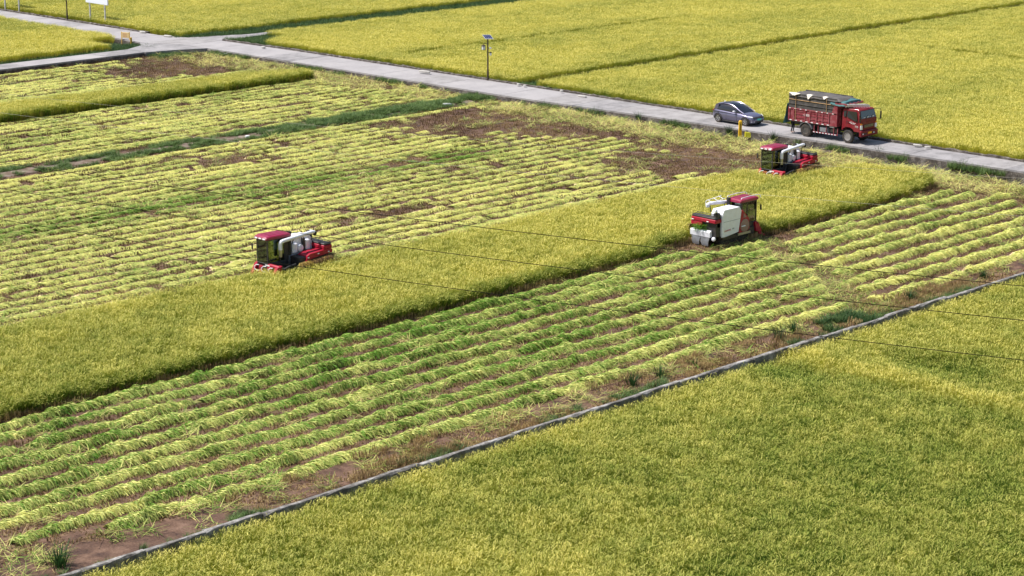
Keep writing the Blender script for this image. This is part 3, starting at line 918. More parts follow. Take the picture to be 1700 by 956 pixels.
def person(loc, rz, label, pose, shirt):
    root = empty('person', loc, rz); tag(root, label, 'person')
    if pose == 'stand':
        J = {'pel': (0, 0, .90), 'wst': (.01, 0, 1.03), 'chs': (.03, 0, 1.25), 'nck': (.04, 0, 1.43), 'hdb': (.05, 0, 1.50), 'hdt': (.06, 0, 1.64),
             'shL': (.03, .17, 1.37), 'elL': (.06, .24, 1.10), 'wrL': (.22, .20, .92), 'shR': (.03, -.17, 1.37), 'elR': (.08, -.23, 1.10), 'wrR': (.27, -.15, .98),
             'hpL': (0, .09, .86), 'knL': (.05, .11, .47), 'anL': (-.02, .12, .08), 'toL': (.13, .13, .04),
             'hpR': (0, -.09, .86), 'knR': (-.02, -.11, .47), 'anR': (-.10, -.12, .08), 'toR': (.06, -.13, .04)}
    else:
        J = {'pel': (0, 0, .08), 'wst': (-.01, 0, .20), 'chs': (.0, 0, .42), 'nck': (.03, 0, .60), 'hdb': (.05, 0, .67), 'hdt': (.06, 0, .81),
             'shL': (.0, .17, .54), 'elL': (.14, .23, .30), 'wrL': (.36, .14, .30), 'shR': (.0, -.17, .54), 'elR': (.14, -.23, .30), 'wrR': (.36, -.14, .30),
             'hpL': (.03, .09, .06), 'knL': (.42, .12, .10), 'anL': (.50, .12, -.30), 'toL': (.64, .12, -.34),
             'hpR': (.03, -.09, .06), 'knR': (.42, -.12, .10), 'anR': (.50, -.12, -.30), 'toR': (.64, -.12, -.34)}
    rad = {'pel': .125, 'wst': .115, 'chs': .14, 'nck': .055, 'hdb': .075, 'hdt': .085, 'sh': .062, 'el': .045, 'wr': .03, 'hp': .09, 'kn': .06, 'an': .042, 'to': .04}
    def skin(name, chain, mt, parent, grow=1.):
        names = []; edges = []
        for c in chain:
            for q in c:
                if q not in names: names.append(q)
            edges += [(names.index(a), names.index(b)) for a, b in zip(c[:-1], c[1:])]
        me = bpy.data.meshes.new(name); me.from_pydata([J[n] for n in names], edges, [])
        o = bpy.data.objects.new(name, me); coll.objects.link(o)
        o.modifiers.new('skin', 'SKIN')
        for i, n in enumerate(names):
            r = rad.get(n, rad.get(n[:2], .05)) * grow
            me.skin_vertices[0].data[i].radius = (r, r * (1.25 if n in ('chs', 'wst', 'pel') else 1))
            me.skin_vertices[0].data[i].use_root = (i == 0)
        ss = o.modifiers.new('sub', 'SUBSURF'); ss.levels = 1; ss.render_levels = 1
        dg = bpy.context.evaluated_depsgraph_get()
        m2 = bpy.data.meshes.new_from_object(o.evaluated_get(dg)); bpy.data.objects.remove(o)
        m2.materials.clear(); m2.materials.append(mt)
        m2.polygons.foreach_set('use_smooth', [True] * len(m2.polygons))
        o = bpy.data.objects.new(name, m2); coll.objects.link(o); o.parent = parent
        return o
    legs = [['pel', 'hpL', 'knL', 'anL', 'toL'], ['pel', 'hpR', 'knR', 'anR', 'toR']]
    arms = [['chs', 'shL', 'elL', 'wrL'], ['chs', 'shR', 'elR', 'wrR']]
    b = skin('body', [['pel', 'wst', 'chs', 'nck', 'hdb', 'hdt']] + legs + arms, skin_m, root)
    for s in ('L', 'R'):
        J['md' + s] = tuple((a + 2 * c) / 3 for a, c in zip(J['sh' + s], J['el' + s]))
    rad['md'] = .05
    skin('shirt', [['pel', 'wst', 'chs'], ['chs', 'shL', 'mdL'], ['chs', 'shR', 'mdR']], shirt, root, 1.16)
    skin('trousers', [c[:4] for c in legs], dark_cl, root, 1.16)
    hx, hy, hz = J['hdt']
    mb = MB(); mb.lathe((hx - .012, hy, hz - .02), [(.02, .10), (.07, .085), (.098, .04), (.102, -.01), (.095, -.05)], 12, 'z'); mb.build('hair', hair_m, root, smooth=60)
    P('nose', skin_m, b, 'tube', (hx + .075, 0, hz - .045), (hx + .105, 0, hz - .06), .014, .018, 6)
    P('mouth', print_red, b, 'rbox', hx + .07, hx + .088, -.022, .022, hz - .10, hz - .09, .003)
    for y in (-.03, .03): P('eye', hair_m, b, 'rbox', hx + .078, hx + .09, y - .012, y + .012, hz - .03, hz - .018, .003)
    for y in (-.088, .088): P('ear', skin_m, b, 'rbox', hx - .015, hx + .015, y - .012, y + .012, hz - .06, hz - .01, .005)
    for s, y in (('L', 1), ('R', -1)):
        w = Vector(J['wr' + s]); d = (w - Vector(J['el' + s])).normalized(); sd_ = Vector((0, 0, 1)).cross(d).normalized(); n = d.cross(sd_)
        mb = MB(); mb.loft([[w + d * t + sd_ * a * ww + n * bb * .014 for a, bb in ((-1, -1), (1, -1), (1, 1), (-1, 1))] for t, ww in ((-.01, .026), (.04, .042), (.09, .040))])
        for k in range(4):
            q = w + d * .085 + sd_ * (-.032 + k * .021); l = (.062, .075, .070, .052)[k]
            mb.path([q, q + d * l * .55 - n * .006, q + d * l * .85 - n * .025], [.0095, .009, .007], 6)
        q = w + d * .03 - sd_ * y * .04
        mb.path([q, q + d * .03 - sd_ * y * .025, q + d * .06 - sd_ * y * .03], [.012, .010, .008], 6)
        mb.build('hand', skin_m, root)
    return root

# ------------------------------------------------------------------ combine harvester


def harvester(loc, rz, label, rails, shirt, driver_label, hanging=True):
    root = empty('combine_harvester', loc, rz)
    tag(root, label, 'harvester', 'red and white combine harvesters at work')
    for s in (-1, 1):
        y0, y1 = (.38, .80) if s > 0 else (-.80, -.38)
        mb = MB()
        prof = [(-1.42, .26), (-1.30, .08), (-1.12, .0), (.78, .0), (1.02, .10), (1.24, .30), (1.20, .44), (1.02, .50), (-1.18, .46), (-1.38, .40)]
        mb.prism(prof, 'y', y0, y1)
        n = len(prof)
        for i in range(n):
            a, b = Vector(prof[i]), Vector(prof[(i + 1) % n]); d = (b - a); L = d.length; k = max(1, int(L / .12)); d.normalize(); nn = Vector((d.y, -d.x))
            for j in range(k):
                c = a + d * L * (j + .5) / k
                q = [c - d * .025, c + d * .025, c + d * .02 + nn * .03, c - d * .02 + nn * .03]
                mb.prism([(p.x, p.y) for p in q], 'y', y0 + .02, y1 - .02)
        tr = mb.build('track', rubber, root, smooth=0)
        for x in (-1.22, -.8, -.4, 0, .4, .78):
            mb = MB(); mb.lathe((x, y1 if s > 0 else y0, .20 if x > -1.2 else .26), [(.13, -.02), (.13, .02), (.06, .035)], 12, 'y'); mb.build('track_roller', dark_st, tr)
    P('chassis', dark_st, root, 'rbox', -1.5, 1.25, -.86, .86, .50, .66, .03)
    P('thresher', black_pl, root, 'rbox', -1.55, .25, .02, .88, .66, 1.28, .04)
    # red hood over the threshing side
    mb = MB(); mb.prism([(-.16, 1.04), (-.22, 1.32), (-.45, 1.43), (-1.9, 1.52), (-2.03, 1.46), (-2.03, 1.27), (-1.85, 1.26), (-.75, 1.16)], 'y', .16, 1.0)
    mb.prism([(-.5, 1.435), (-1.7, 1.49), (-1.7, 1.515), (-.5, 1.46)], 'y', .45, .70)
    mb.prism([(-.14, .78), (-.14, 1.08), (.0, 1.02), (.02, .82)], 'y', .5, 1.02)
    hood = mb.build('side_hood', crimson, root)
    for x in (-.28, -1.0, -1.75):
        P('lamp', lamp_m, hood, 'rbox', x - .07, x + .05, 1.0, 1.03, 1.20 + (.0 if x > -.5 else .12), 1.26 + (.0 if x > -.5 else .12), .01)
    # grain tank with white side panel
    mb = MB(); mb.prism([(-1.42, .58), (-1.50, .86), (-1.46, 1.98), (-1.28, 2.24), (.16, 2.24), (.34, 1.98), (.10, .72), (-1.0, .60)], 'y', -.95, -.10)
    tank = mb.build('grain_tank', white_p, root, smooth=20)
    MB().prism([(-1.38, 1.50), (.20, 1.50), (.20, 1.515), (-1.38, 1.515)], 'y', -.962, -.945).build('panel_seam', flap_m, tank)
    MB().rbox(-1.48, -1.36, -.99, -.90, .60, 2.0, .03).build('corner_post', white_p, tank)
    MB().rbox(-1.35, .12, -.93, -.5, .40, .60, .02).build('side_step', dark_st, root)
    text('lettering', 'YANMAR', .15, print_red, tank, (-.95, -.957, .95), (R(90), R(-4), 0))
    text('lettering', 'YH', .13, print_dark, tank, (-.42, -.957, 1.0), (R(90), R(-4), 0))
    # red side with round screen
    mb = MB(); mb.prism([(.14, .62), (.36, 1.97), (.46, 2.0), (1.08, 1.40), (1.14, .78), (.9, .64)], 'y', -.95, -.55)
    sp = mb.build('side_panel', crimson, root, smooth=20)
    mb = MB(); mb.lathe((.66, -.95, 1.02), [(.40, .0), (.40, -.035), (.36, -.045), (.05, -.06)], 28, 'y'); sc = mb.build('round_screen', screen_m, sp)
    P('screen_arm', white_p, sc, 'rbox', .30, .68, -1.03, -1.0, .98, 1.05, .01)
    MB().prism([(.52, 1.52), (.86, 1.50), (.56, 1.78)], 'y', -.965, -.945).build('vent', screen_m, sp)
    MB().prism([(.05, .48), (1.22, .48), (1.22, .62), (.05, .62)], 'y', -.98, -.6).build('footplate', steel, root)
    # cab
    cx0, cx1, cy0, cy1, cz0, cz1 = .42, 1.90, -.86, .12, 1.12, 2.46
    mb = MB()
    mb.rbox(cx0, cx1 + .02, cy0, cy1, .70, cz0, .04)
    for (x, y) in ((cx0, cy0), (cx0, cy1 - .07), (cx1 - .06, cy0), (cx1 - .06, cy1 - .07)): mb.box(x, x + .07, y, y + .07, cz0 - .02, cz1)
    for y in (cy0, cy1 - .07): mb.box(.98, 1.05, y + .002, y + .068, cz0 - .02, cz1)
    mb.box(cx0 + .002, .72, cy1 - .06, cy1 - .01, cz0, cz1); mb.box(cx0 + .002, .60, cy0 + .01, cy0 + .06, cz0, cz1)
    mb.box(cx0 + .01, cx1, cy0 + .01, cy1 - .01, cz1 - .1, cz1 - .002)
    cab = mb.build('cab', black_pl, root, smooth=20)
    wins = [[(cx1 + .012, cy0 + .07, cz0), (cx1 + .012, cy1 - .07, cz0), (cx1 - .01, cy1 - .07, cz1 - .1), (cx1 - .01, cy0 + .07, cz1 - .1)]]
    for y in (cy0 + .03, cy1 - .035):
        wins.append([(1.05, y, cz0), (cx1 - .06, y, cz0), (cx1 - .06, y, cz1 - .1), (1.05, y, cz1 - .1)])
        wins.append([(.60 if y < -.5 else .72, y, cz0), (.98, y, cz0), (.98, y, cz1 - .1), (.60 if y < -.5 else .72, y, cz1 - .1)])
    wins.append([(cx0 + .03, cy0 + .07, cz0 + .55), (cx0 + .03, cy1 - .07, cz0 + .55), (cx0 + .03, cy1 - .07, cz1 - .1), (cx0 + .03, cy0 + .07, cz1 - .1)])
    for w in wins: MB().slab(w, .008).build('window', cab_glass, cab, smooth=0)
    mb = MB(); mb.rbox(.78, 1.18, -.60, -.14, 1.12, 1.40, .05); mb.rbox(.66, .80, -.60, -.14, 1.30, 1.98, .05); mb.build('seat', black_pl, root)
    mb = MB(); mb.tube((1.55, -.37, 1.12), (1.42, -.37, 1.62), .03); mb.lathe((1.40, -.37, 1.64), [(.17, -.012), (.19, 0), (.17, .012), (.15, 0), (.17, -.012)], 14, 'z'); mb.build('steering_wheel', black_pl, root)
    # roof with lamps
    mb = MB(); rings = []
    for x, zt, e in ((.24, 2.56, .04), (.34, 2.62, 0), (1.75, 2.64, 0), (1.96, 2.60, .02), (2.02, 2.54, .05)):
        a, b = -.95 + e, .18 - e
        rings.append([(x, a, 2.44), (x, a, zt - .05), (x, a + .07, zt), (x, (a + b) / 2 - .2, zt + .012), (x, (a + b) / 2 + .2, zt + .012), (x, b - .07, zt), (x, b, zt - .05), (x, b, 2.44)])
    mb.loft(rings)
    for y in (-.66, -.38, -.10): mb.prism([(.40, 2.60), (1.70, 2.62), (1.70, 2.665), (.40, 2.645)], 'y', y - .035, y + .035)
    roof = mb.build('roof', roof_red, root, smooth=30)
    for y in (-.72, -.38, -.04): P('work_light', lamp_m, roof, 'rbox', 2.0, 2.05, y - .12, y + .12, 2.45, 2.53, .015)
    if rails:
        for y in (-.93, .14):
            mb = MB(); mb.path([(.30, y, 2.66), (.34, y, 2.73), (1.2, y, 2.76), (1.95, y, 2.73), (2.16, y, 2.64), (2.18, y, 2.52)], .022, 6); mb.build('roof_rail', white_p, root)
    mb = MB(); mb.path([(1.92, -.84, 2.2), (2.02, -1.0, 2.22), (2.05, -1.06, 2.1)], .016, 6); mb.rbox(2.02, 2.07, -1.13, -1.0, 1.78, 2.12, .02); mb.build('mirror', black_pl, root)
    # unloading auger
    mb = MB(); mb.path([(1.14, .30, 1.80), (1.14, .30, 2.16), (1.08, .30, 2.24), (.92, .30, 2.28), (-1.15, .30, 2.46), (-1.32, .30, 2.44)], [.115, .115, .115, .11, .105, .10], 14)
    au = mb.build('unloading_auger', white_p, root)
    mb = MB(); mb.tube((1.14, .30, 1.40), (1.14, .30, 1.80), .10, .105, 12); mb.build('auger_base', steel, au)
    mb = MB(); mb.lathe((-1.36, .30, 2.36), [(.115, .10), (.125, .02), (.10, -.10)], 12, 'z'); mb.build('auger_spout', white_p if rails else black_pl, au)
    for q in ([(-1.2, .16, 1.95), (-1.15, .30, 2.33)], [(.2, .16, 1.95), (.2, .30, 2.24)]): MB().path(q, .03, 6).build('auger_rest', black_pl, au)
    if rails:
        mb = MB(); mb.path([(-1.3, .52, 2.42), (-1.25, .5, 2.62), (.1, .45, 2.74)], .018, 6); mb.path([(-1.25, .16, 2.50), (.1, .14, 2.62)], .018, 6)
        for x in (-1.1, -.6, -.1): mb.path([(x, .16, 2.52 + (x + 1.1) * .1), (x, .50, 2.65 + (x + 1.1) * .08)], .015, 6)
        mb.build('guard_rail', white_p, root)
    # white covers and dark machinery behind the cab
    mb = MB(); mb.rbox(-.28, .10, -.12, .12, 1.36, 1.95, .06); mb.lathe((-.46, .10, 1.62), [(.19, -.25), (.20, .04), (.12, .08)], 16, 'y'); mb.rbox(-1.16, -.86, -.12, .14, 1.42, 2.05, .06); mb.build('tank_cover', white_p, root)
    P('tank_pillar', black_pl, root, 'rbox', -.84, -.68, -.12, .08, 1.36, 2.18, .04)
    mb = MB(); mb.tube((.22, -.02, 1.3), (.22, -.02, 2.56), .10, .10, 12); mb.tube((.22, -.02, 2.56), (.22, -.02, 2.66), .14, .12, 12); mb.build('air_intake', black_pl, root)
    # rear
    mb = MB(); mb.rbox(-2.02, -1.46, -.88, .98, 1.74, 1.84, .03, 0)
    for y in (-.8, .9): mb.tube((-2.0, y, 1.84), (-1.5, y, 1.92), .02, .02, 6)
    mb.tube((-1.98, -.85, 1.90), (-1.98, .95, 1.90), .02, .02, 6); mb.tube((-1.52, -.85, 1.92), (-1.52, .95, 1.92), .02, .02, 6)
    mb.build('rear_rack', black_pl, root)
    mb = MB(); mb.rbox(-2.04, -1.44, -.90, 1.0, 1.50, 1.735, .04); rb = mb.build('rear_band', crimson, root)
    for y in (-.3, .86): P('tail_lamp', lamp_m, rb, 'rbox', -2.065, -2.035, y - .08, y + .08, 1.54, 1.60, .01)
    mb = MB(); mb.rbox(-1.9, -1.5, -.86, .88, .66, 1.5, .03); mb.tube((-1.75, -.72, 1.5), (-1.75, -.72, 2.3), .07); mb.rbox(-1.85, -1.5, -.86, -.55, 1.2, 2.1, .04); mb.build('rear_housing', black_pl, root)
    mb = MB(); mb.tube((-1.83, -.72, 2.22), (-1.95, -.72, 2.22), .10, .09, 12); mb.build('work_light', lamp_m, root)
    mb = MB(); mb.prism([(-2.08, .62), (-2.10, .92), (-1.98, 1.02), (-1.88, 1.02), (-1.88, .62)], 'y', -.52, 1.0); mb.build('straw_cutter', white_p, root)
    for y in (-.48, .22): MB().loft([[(-2.06, y, .62), (-2.06, y + .68, .62), (-2.02, y + .68, .63), (-2.02, y, .63)], [(-2.12, y + .05, .3), (-2.12, y + .63, .3), (-2.09, y + .63, .3), (-2.09, y + .05, .3)], [(-2.05, y + .10, .07), (-2.05, y + .58, .07), (-2.02, y + .58, .07), (-2.02, y + .10, .07)]]).build('mud_flap', flap_m, root)
    mb = MB(); mb.lathe((-1.90, -.72, .55), [(.12, .0), (.13, -.10), (.06, -.14)], 14, 'x'); mb.build('hub_cap', white_p, root)
    V, F, T, M = [], [], [], []
    for k in range(170):        # cut crop leaving at the back
        blade(V, F, T, M, (-2.0 + random.uniform(-.05, .1), random.uniform(-.05, .75), random.uniform(1.0, 1.38)), random.uniform(1.2, 5.0), random.uniform(.9, 1.8), random.uniform(.25, .5), .03, random.uniform(.2, .9), .2 + random.random() * .5, 0, 3)
    me = ribbon_mesh('discharged_straw', V, F, T, M, [straw_m]); o = bpy.data.objects.new('discharged_straw', me); coll.objects.link(o); o.parent = root; o['kind'] = 'stuff'
    V, F, T, M = [], [], [], []
    for k in range(760):        # crop carried along the threshing side, heads hanging down
        t = random.random(); x = .35 - t * 2.4; z = 1.02 + .2 * t
        blade(V, F, T, M, (x, random.uniform(.90, 1.10), z), PI / 2 + random.uniform(-1., .8), random.uniform(1.5, 2.6), random.uniform(.30, .6), .028, random.uniform(.3, .9), random.random(), 0 if random.random() < (.75 if x > -.3 else .25) else 1, 3)
    me = ribbon_mesh('carried_crop', V, F, T, M, [crop_m, stub_m]); o = bpy.data.objects.new('carried_crop', me); coll.objects.link(o); o.parent = root; o['kind'] = 'stuff'
    # header: back frame, top bar, pointed dividers, white tines
    mb = MB(); mb.rbox(1.0, 1.7, -.92, .92, .36, .85, .05); mb.tube((1.1, .98, .62), (1.1, 1.16, .62), .20, .20, 14); mb.tube((1.5, .95, .80), (1.5, 1.12, .80), .13, .13, 12); mb.tube((.72, .9, .66), (.72, 1.08, .66), .16, .16, 12)
    mb.path([(.6, .95, 1.0), (1.2, 1.02, .95), (1.75, .9, .7)], .06, 8); mb.build('header_frame', black_pl, root)
    mb = MB(); mb.rbox(1.72, 1.92, -1.0, 1.10, .92, 1.10, .05)
    for y in (-1.0, .82): mb.prism([(1.62, 1.08), (1.95, 1.02), (2.30, .45), (2.20, .40), (1.75, .50)], 'y', y, y + .22)
    mb.prism([(1.70, .95), (1.95, .95), (2.05, .55), (1.75, .6)], 'y', -.60, -.28); mb.prism([(1.70, .95), (1.95, .95), (2.05, .55), (1.75, .6)], 'y', .12, .42)
    hd = mb.build('header', crimson, root)
    P('plate', print_white, hd, 'box', 1.915, 1.925, -.10, .28, .97, 1.04)
    for y in (-.95, -.32, .30, .93):
        mb = MB(); mb.loft([[(2.0, y - .05, .5), (2.0, y + .05, .5), (2.0, y + .05, .3), (2.0, y - .05, .3)], [(2.7, y - .01, .12), (2.7, y + .01, .12), (2.7, y + .01, .08), (2.7, y - .01, .08)]]); mb.build('divider', crimson, hd)
    for y in (-.72, -.08, .52):
        mb = MB(); mb.path([(2.06, y + .22, .98), (2.12, y + .05, .97), (2.17, y - .06, .86), (2.17, y - .02, .72), (2.14, y + .14, .66), (2.12, y + .26, .68)], .026, 6); mb.build('guide_tine', white_p, hd)
    c, s = math.cos(rz), math.sin(rz)
    lx, ly = .92, -.37
    person((loc[0] + lx * c - ly * s, loc[1] + lx * s + ly * c, loc[2] + 1.36), rz, driver_label, 'sit', shirt)
    return root


harvester((73.0, 90.45, 0), PI, 'leftmost harvester, red roofed with a white auger, cutting the top edge of the rice strip', False, teal_cl, 'seated driver in a teal shirt in the cab of the left harvester')
harvester((114.2, 87.35, 0), PI, 'red roofed harvester with white auger working in front of the tipper truck, nearest the road', False, teal_cl, 'seated driver in a teal shirt in the harvester nearest the road')
harvester((97.15, 78.9, 0), 0, 'harvester with white side panel and round screen driving away along the lower rice edge', True, dark_cl, 'seated driver in dark clothes in the harvester with the white side panel')

# ------------------------------------------------------------------ tipper truck
t_red = mat('truck_red', (.18, .004, .012), .5, spec=.3, coat=.08, dirt=.2, dirt_col=(.30, .14, .12), scale=2.5)
bed_red = mat('bed_red', (.22, .022, .034), .6, dirt=.75, dirt_col=(.36, .15, .16), scale=4)
board_m = mat('dark_board', (.050, .047, .045), .85, dirt=.7, dirt_col=(.14, .12, .11), scale=3.5)
tarp_m = mat('grey_tarp', (.075, .068, .065), .8, dirt=.6, dirt_col=(.17, .145, .13), scale=2.2, bump=.6)
teal_m = mat('teal_tarp', (.035, .12, .13), .7, dirt=.5, dirt_col=(.10, .24, .24), scale=5, bump=.6)
wood_m = mat('bamboo', (.50, .30, .13), .7, dirt=.4)
plate_y = mat('plate_yellow', (.85, .42, .02), .4)


def wheel(root, x, y, r, w, side, rim_mat, name='wheel', spokes=0):
    """tyre with rim on the outer side"""
    mb = MB(); s = side
    mb.lathe((x, y, r), [(r * .58, -s * w * .5), (r * .9, -s * w * .5), (r, -s * w * .32), (r, s * w * .32), (r * .93, s * w * .48), (r * .62, s * w * .5), (r * .56, s * w * .42), (r * .56, -s * w * .45)], 28, 'y')
    ty = mb.build(name, rubber, root, smooth=40)
    mb = MB()
    if spokes:
        mb.lathe((x, y, r), [(r * .60, s * w * .44), (r * .62, s * w * .50), (r * .55, s * w * .50), (r * .53, s * w * .30)], 28, 'y', caps=False)
        for k in range(spokes):
            a = 2 * PI * k / spokes + .3; d = Vector((math.cos(a), 0, math.sin(a))); t = Vector((-d.z, 0, d.x)); c = Vector((x, y + s * w * .42, r))
            mb.loft([[c + d * r * .08 + t * r * .07, c + d * r * .08 - t * r * .07, c + d * r * .56 - t * r * .09, c + d * r * .56 + t * r * .09],
                     [c + d * r * .08 + t * r * .07 + Vector((0, s * .03, 0)), c + d * r * .08 - t * r * .07 + Vector((0, s * .03, 0)), c + d * r * .56 - t * r * .09 + Vector((0, s * .02, 0)), c + d * r * .56 + t * r * .09 + Vector((0, s * .02, 0))]])
        mb.lathe((x, y, r), [(r * .12, s * w * .3), (r * .13, s * w * .46), (r * .03, s * w * .5)], 12, 'y')
    else:
        mb.lathe((x, y, r), [(r * .60, s * w * .40), (r * .60, s * w * .49), (r * .52, s * w * .47), (r * .44, s * w * .16), (r * .28, s * w * .14), (r * .24, s * w * .34), (r * .10, s * w * .40), (r * .02, s * w * .42)], 28, 'y')
        for k in range(8):
            a = 2 * PI * k / 8; mb.tube((x + math.cos(a) * r * .34, y + s * w * .13, r + math.sin(a) * r * .34), (x + math.cos(a) * r * .34, y + s * w * .22, r + math.sin(a) * r * .34), .018, .016, 6)
    mb.build('rim', rim_mat, ty, smooth=35)
    if spokes:
        mb = MB(); mb.lathe((x, y, r), [(r * .56, s * w * .1), (r * .56, s * w * .2), (r * .02, s * w * .2)], 20, 'y'); mb.build('brake_disc', black_pl, ty)
    return ty


TR = (127.98, 95.58, RZ)
truck = empty('tipper_truck', TR, R(-90))
tag(truck, 'red tipper truck with tall dark grain box and tarpaulins parked on the road', 'truck')
rimg = mat('truck_rim', (.32, .30, .29), .5, metal=.2, dirt=.5)
rimd = mat('rear_rim', (.05, .048, .045), .6, dirt=.6)
for y, s in ((-.88, -1), (.88, 1)):
    wheel(truck, 3.88, y, .49, .30, s, rimg)
    wheel(truck, 0, y, .49, .30, s, rimd)
    wheel(truck, 0, y - s * .32, .49, .26, -s, rimd)
mb = MB()
for y in (-.42, .34): mb.box(-1.5, 4.6, y, y + .08, .72, .94)
for x in (-1.3, -.6, .5, 1.4, 2.4, 3.3): mb.box(x, x + .08, -.34, .34, .74, .92)
mb.tube((0, -.75, .49), (0, .75, .49), .09); mb.lathe((0, 0, .49), [(.1, -.2), (.22, -.1), (.22, .1), (.1, .2)], 12, 'y'); mb.tube((3.88, -.75, .49), (3.88, .75, .49), .07)
mb.tube((.2, 0, .55), (2.6, 0, .75), .05)
mb.build('chassis', dark_st, truck)
mb = MB(); mb.rbox(1.25, 2.05, -.98, -.5, .52, .92, .06); mb.build('fuel_tank', flap_m, truck)
mb = MB(); mb.rbox(2.25, 2.9, -.96, -.5, .60, .95, .04); mb.build('battery_box', dark_st, truck)
mb = MB(); mb.rbox(2.2, 2.62, -1.0, -.96, .98, 1.06, .01); mb.build('side_plate', print_white, truck)
# side guards with red and white tape
for s in (-1, 1):
    y = s * 1.02
    g = MB()
    for x in (.78, 1.15, 1.9, 2.6, 2.95): g.box(x, x + .05, y - .02, y + .02, .46, .98)
    g.box(.70, 3.0, y - .025, y + .025, .44, .52)
    gg = g.build('side_guard', bed_red, truck, smooth=0)
    for k in range(8):
        x = .74 + k * .28; MB().box(x, x + .14, y + s * .026, y + s * .032, .45, .51).build('reflective_tape', print_white, gg, smooth=0)
# mud guards
for s in (-1, 1):
    a, b = (-1.08, -.72) if s < 0 else (.72, 1.08)
    rings = []
    for k in range(9):
        t = R(15 + 150 * k / 8); rings.append([(math.cos(t) * .60, a, .49 + math.sin(t) * .60), (math.cos(t) * .60, b, .49 + math.sin(t) * .60), (math.cos(t) * .63, b, .49 + math.sin(t) * .63), (math.cos(t) * .63, a, .49 + math.sin(t) * .63)])
    MB().loft(rings).build('mudguard', flap_m, truck)
# cargo bed
bx0, bx1, by, bz0, bz1 = -1.62, 2.86, 1.05, 1.12, 2.02
MB().rbox(bx0, bx1, -by + .06, by - .06, bz0 - .12, bz0 + .02, .02).build('bed_floor', dark_st, truck)
for s in (-1, 1):
    y = s * by
    yi = y - s * .05
    mb = MB(); mb.box(bx0, bx1, min(yi, y - s * .02), max(yi, y - s * .02), bz0, bz1)
    mb.box(bx0, bx1, min(yi, y + s * .02), max(yi, y + s * .02), bz0 - .02, bz0 + .08)
    mb.box(bx0, bx1, min(yi, y + s * .03), max(yi, y + s * .03), bz1 - .02, bz1 + .06)
    sd_o = mb.build('bed_side', bed_red, truck, smooth=0)
    for x in (-1.6, -1.18, -.1, .35, .95, 1.5, 2.1, 2.68):
        MB().rbox(x, x + .11, min(y - s * .02, y + s * .035), max(y - s * .02, y + s * .035), bz0 + .082, bz1 - .022, .01).build('rib', bed_red, sd_o, smooth=0)
    for x0_, x1_ in ((-1.05, -.12), (.47, .94), (1.07, 1.49), (1.62, 2.09)):
        for z in (1.36, 1.62, 1.84):
            MB().box(x0_, x1_, min(y - s * .02, y + s * .012), max(y - s * .02, y + s * .012), z, z + .05).build('rib', bed_red, sd_o, smooth=0)
    for k in range(9):
        x = -1.5 + k * .5; MB().box(x, x + .20, y + s * .021, y + s * .028, bz0 + .0, bz0 + .06).build('reflective_tape', print_white, sd_o, smooth=0)
        if k != 4: MB().box(x - .05, x + .09, y + s * .031, y + s * .038, bz1 + .0, bz1 + .05).build('reflective_tape', print_white, sd_o, smooth=0)
text('lettering', 'C3000', .24, print_white, truck, (.14, -by - .012, 1.64), (R(90), 0, 0))
MB().box(bx0 - .05, bx0, -by, by, bz0, bz1 + .1).build('tailgate', bed_red, truck, smooth=0)
# raised front corner of the bed and the guard over the cab
mb = MB(); mb.prism([(2.45, bz0), (2.92, bz0), (2.92, 2.92), (2.72, 2.92), (2.45, 2.2)], 'y', -by - .03, -by + .03); mb.prism([(2.45, bz0), (2.92, bz0), (2.92, 2.92), (2.72, 2.92), (2.45, 2.2)], 'y', by - .03, by + .03)
mb.box(2.84, 2.92, -by + .03, by - .03, bz0, 2.92)
for y in (-.7, 0, .7): mb.box(2.92, 2.98, y - .04, y + .04, bz0, 2.84)
mb.prism([(2.92, 2.78), (3.72, 2.80), (3.72, 2.87), (2.92, 2.86)], 'y', -by - .02, by + .02)
for y in (-by - .02, -.5, 0, .5, by - .04): mb.box(3.0, 3.70, y, y + .06, 2.872, 2.93)
mb.build('headboard', bed_red, truck, smooth=0)
# tall dark side boards above the bed, battens and poles
zt = 3.12
for s in (-1, 1):
    y = s * (by - .02)
    bo = None
    for k in range(5):
        z0 = bz1 + .05 + k * .225
        o = MB().box(bx0 - .02, bx1 - .05, min(y, y - s * .04), max(y, y - s * .04), z0, z0 + .215)
        o.build('side_board', board_m, truck, smooth=0)
    for z, m_ in ((2.72, wood_m), (2.40, board_m)):
        MB().tube((bx0 - .05, y + s * .025, z), (bx1 - .1, y + s * .025, z - .02), .022, .022, 6).build('batten', m_, truck)
    for x in (-.95, 1.92):
        MB().tube((x, y + s * .055, 1.2 if x < 0 else 2.0), (x, y + s * .055, zt), .022, .022, 6).build('pole', wood_m, truck)
MB().box(bx0 - .02, bx0 + .02, -by + .06, by - .06, bz1, zt - .02).build('rear_board', board_m, truck, smooth=0)
MB().box(bx1 - .09, bx1 - .05, -by + .06, by - .06, bz1, zt - .02).build('front_board', board_m, truck, smooth=0)


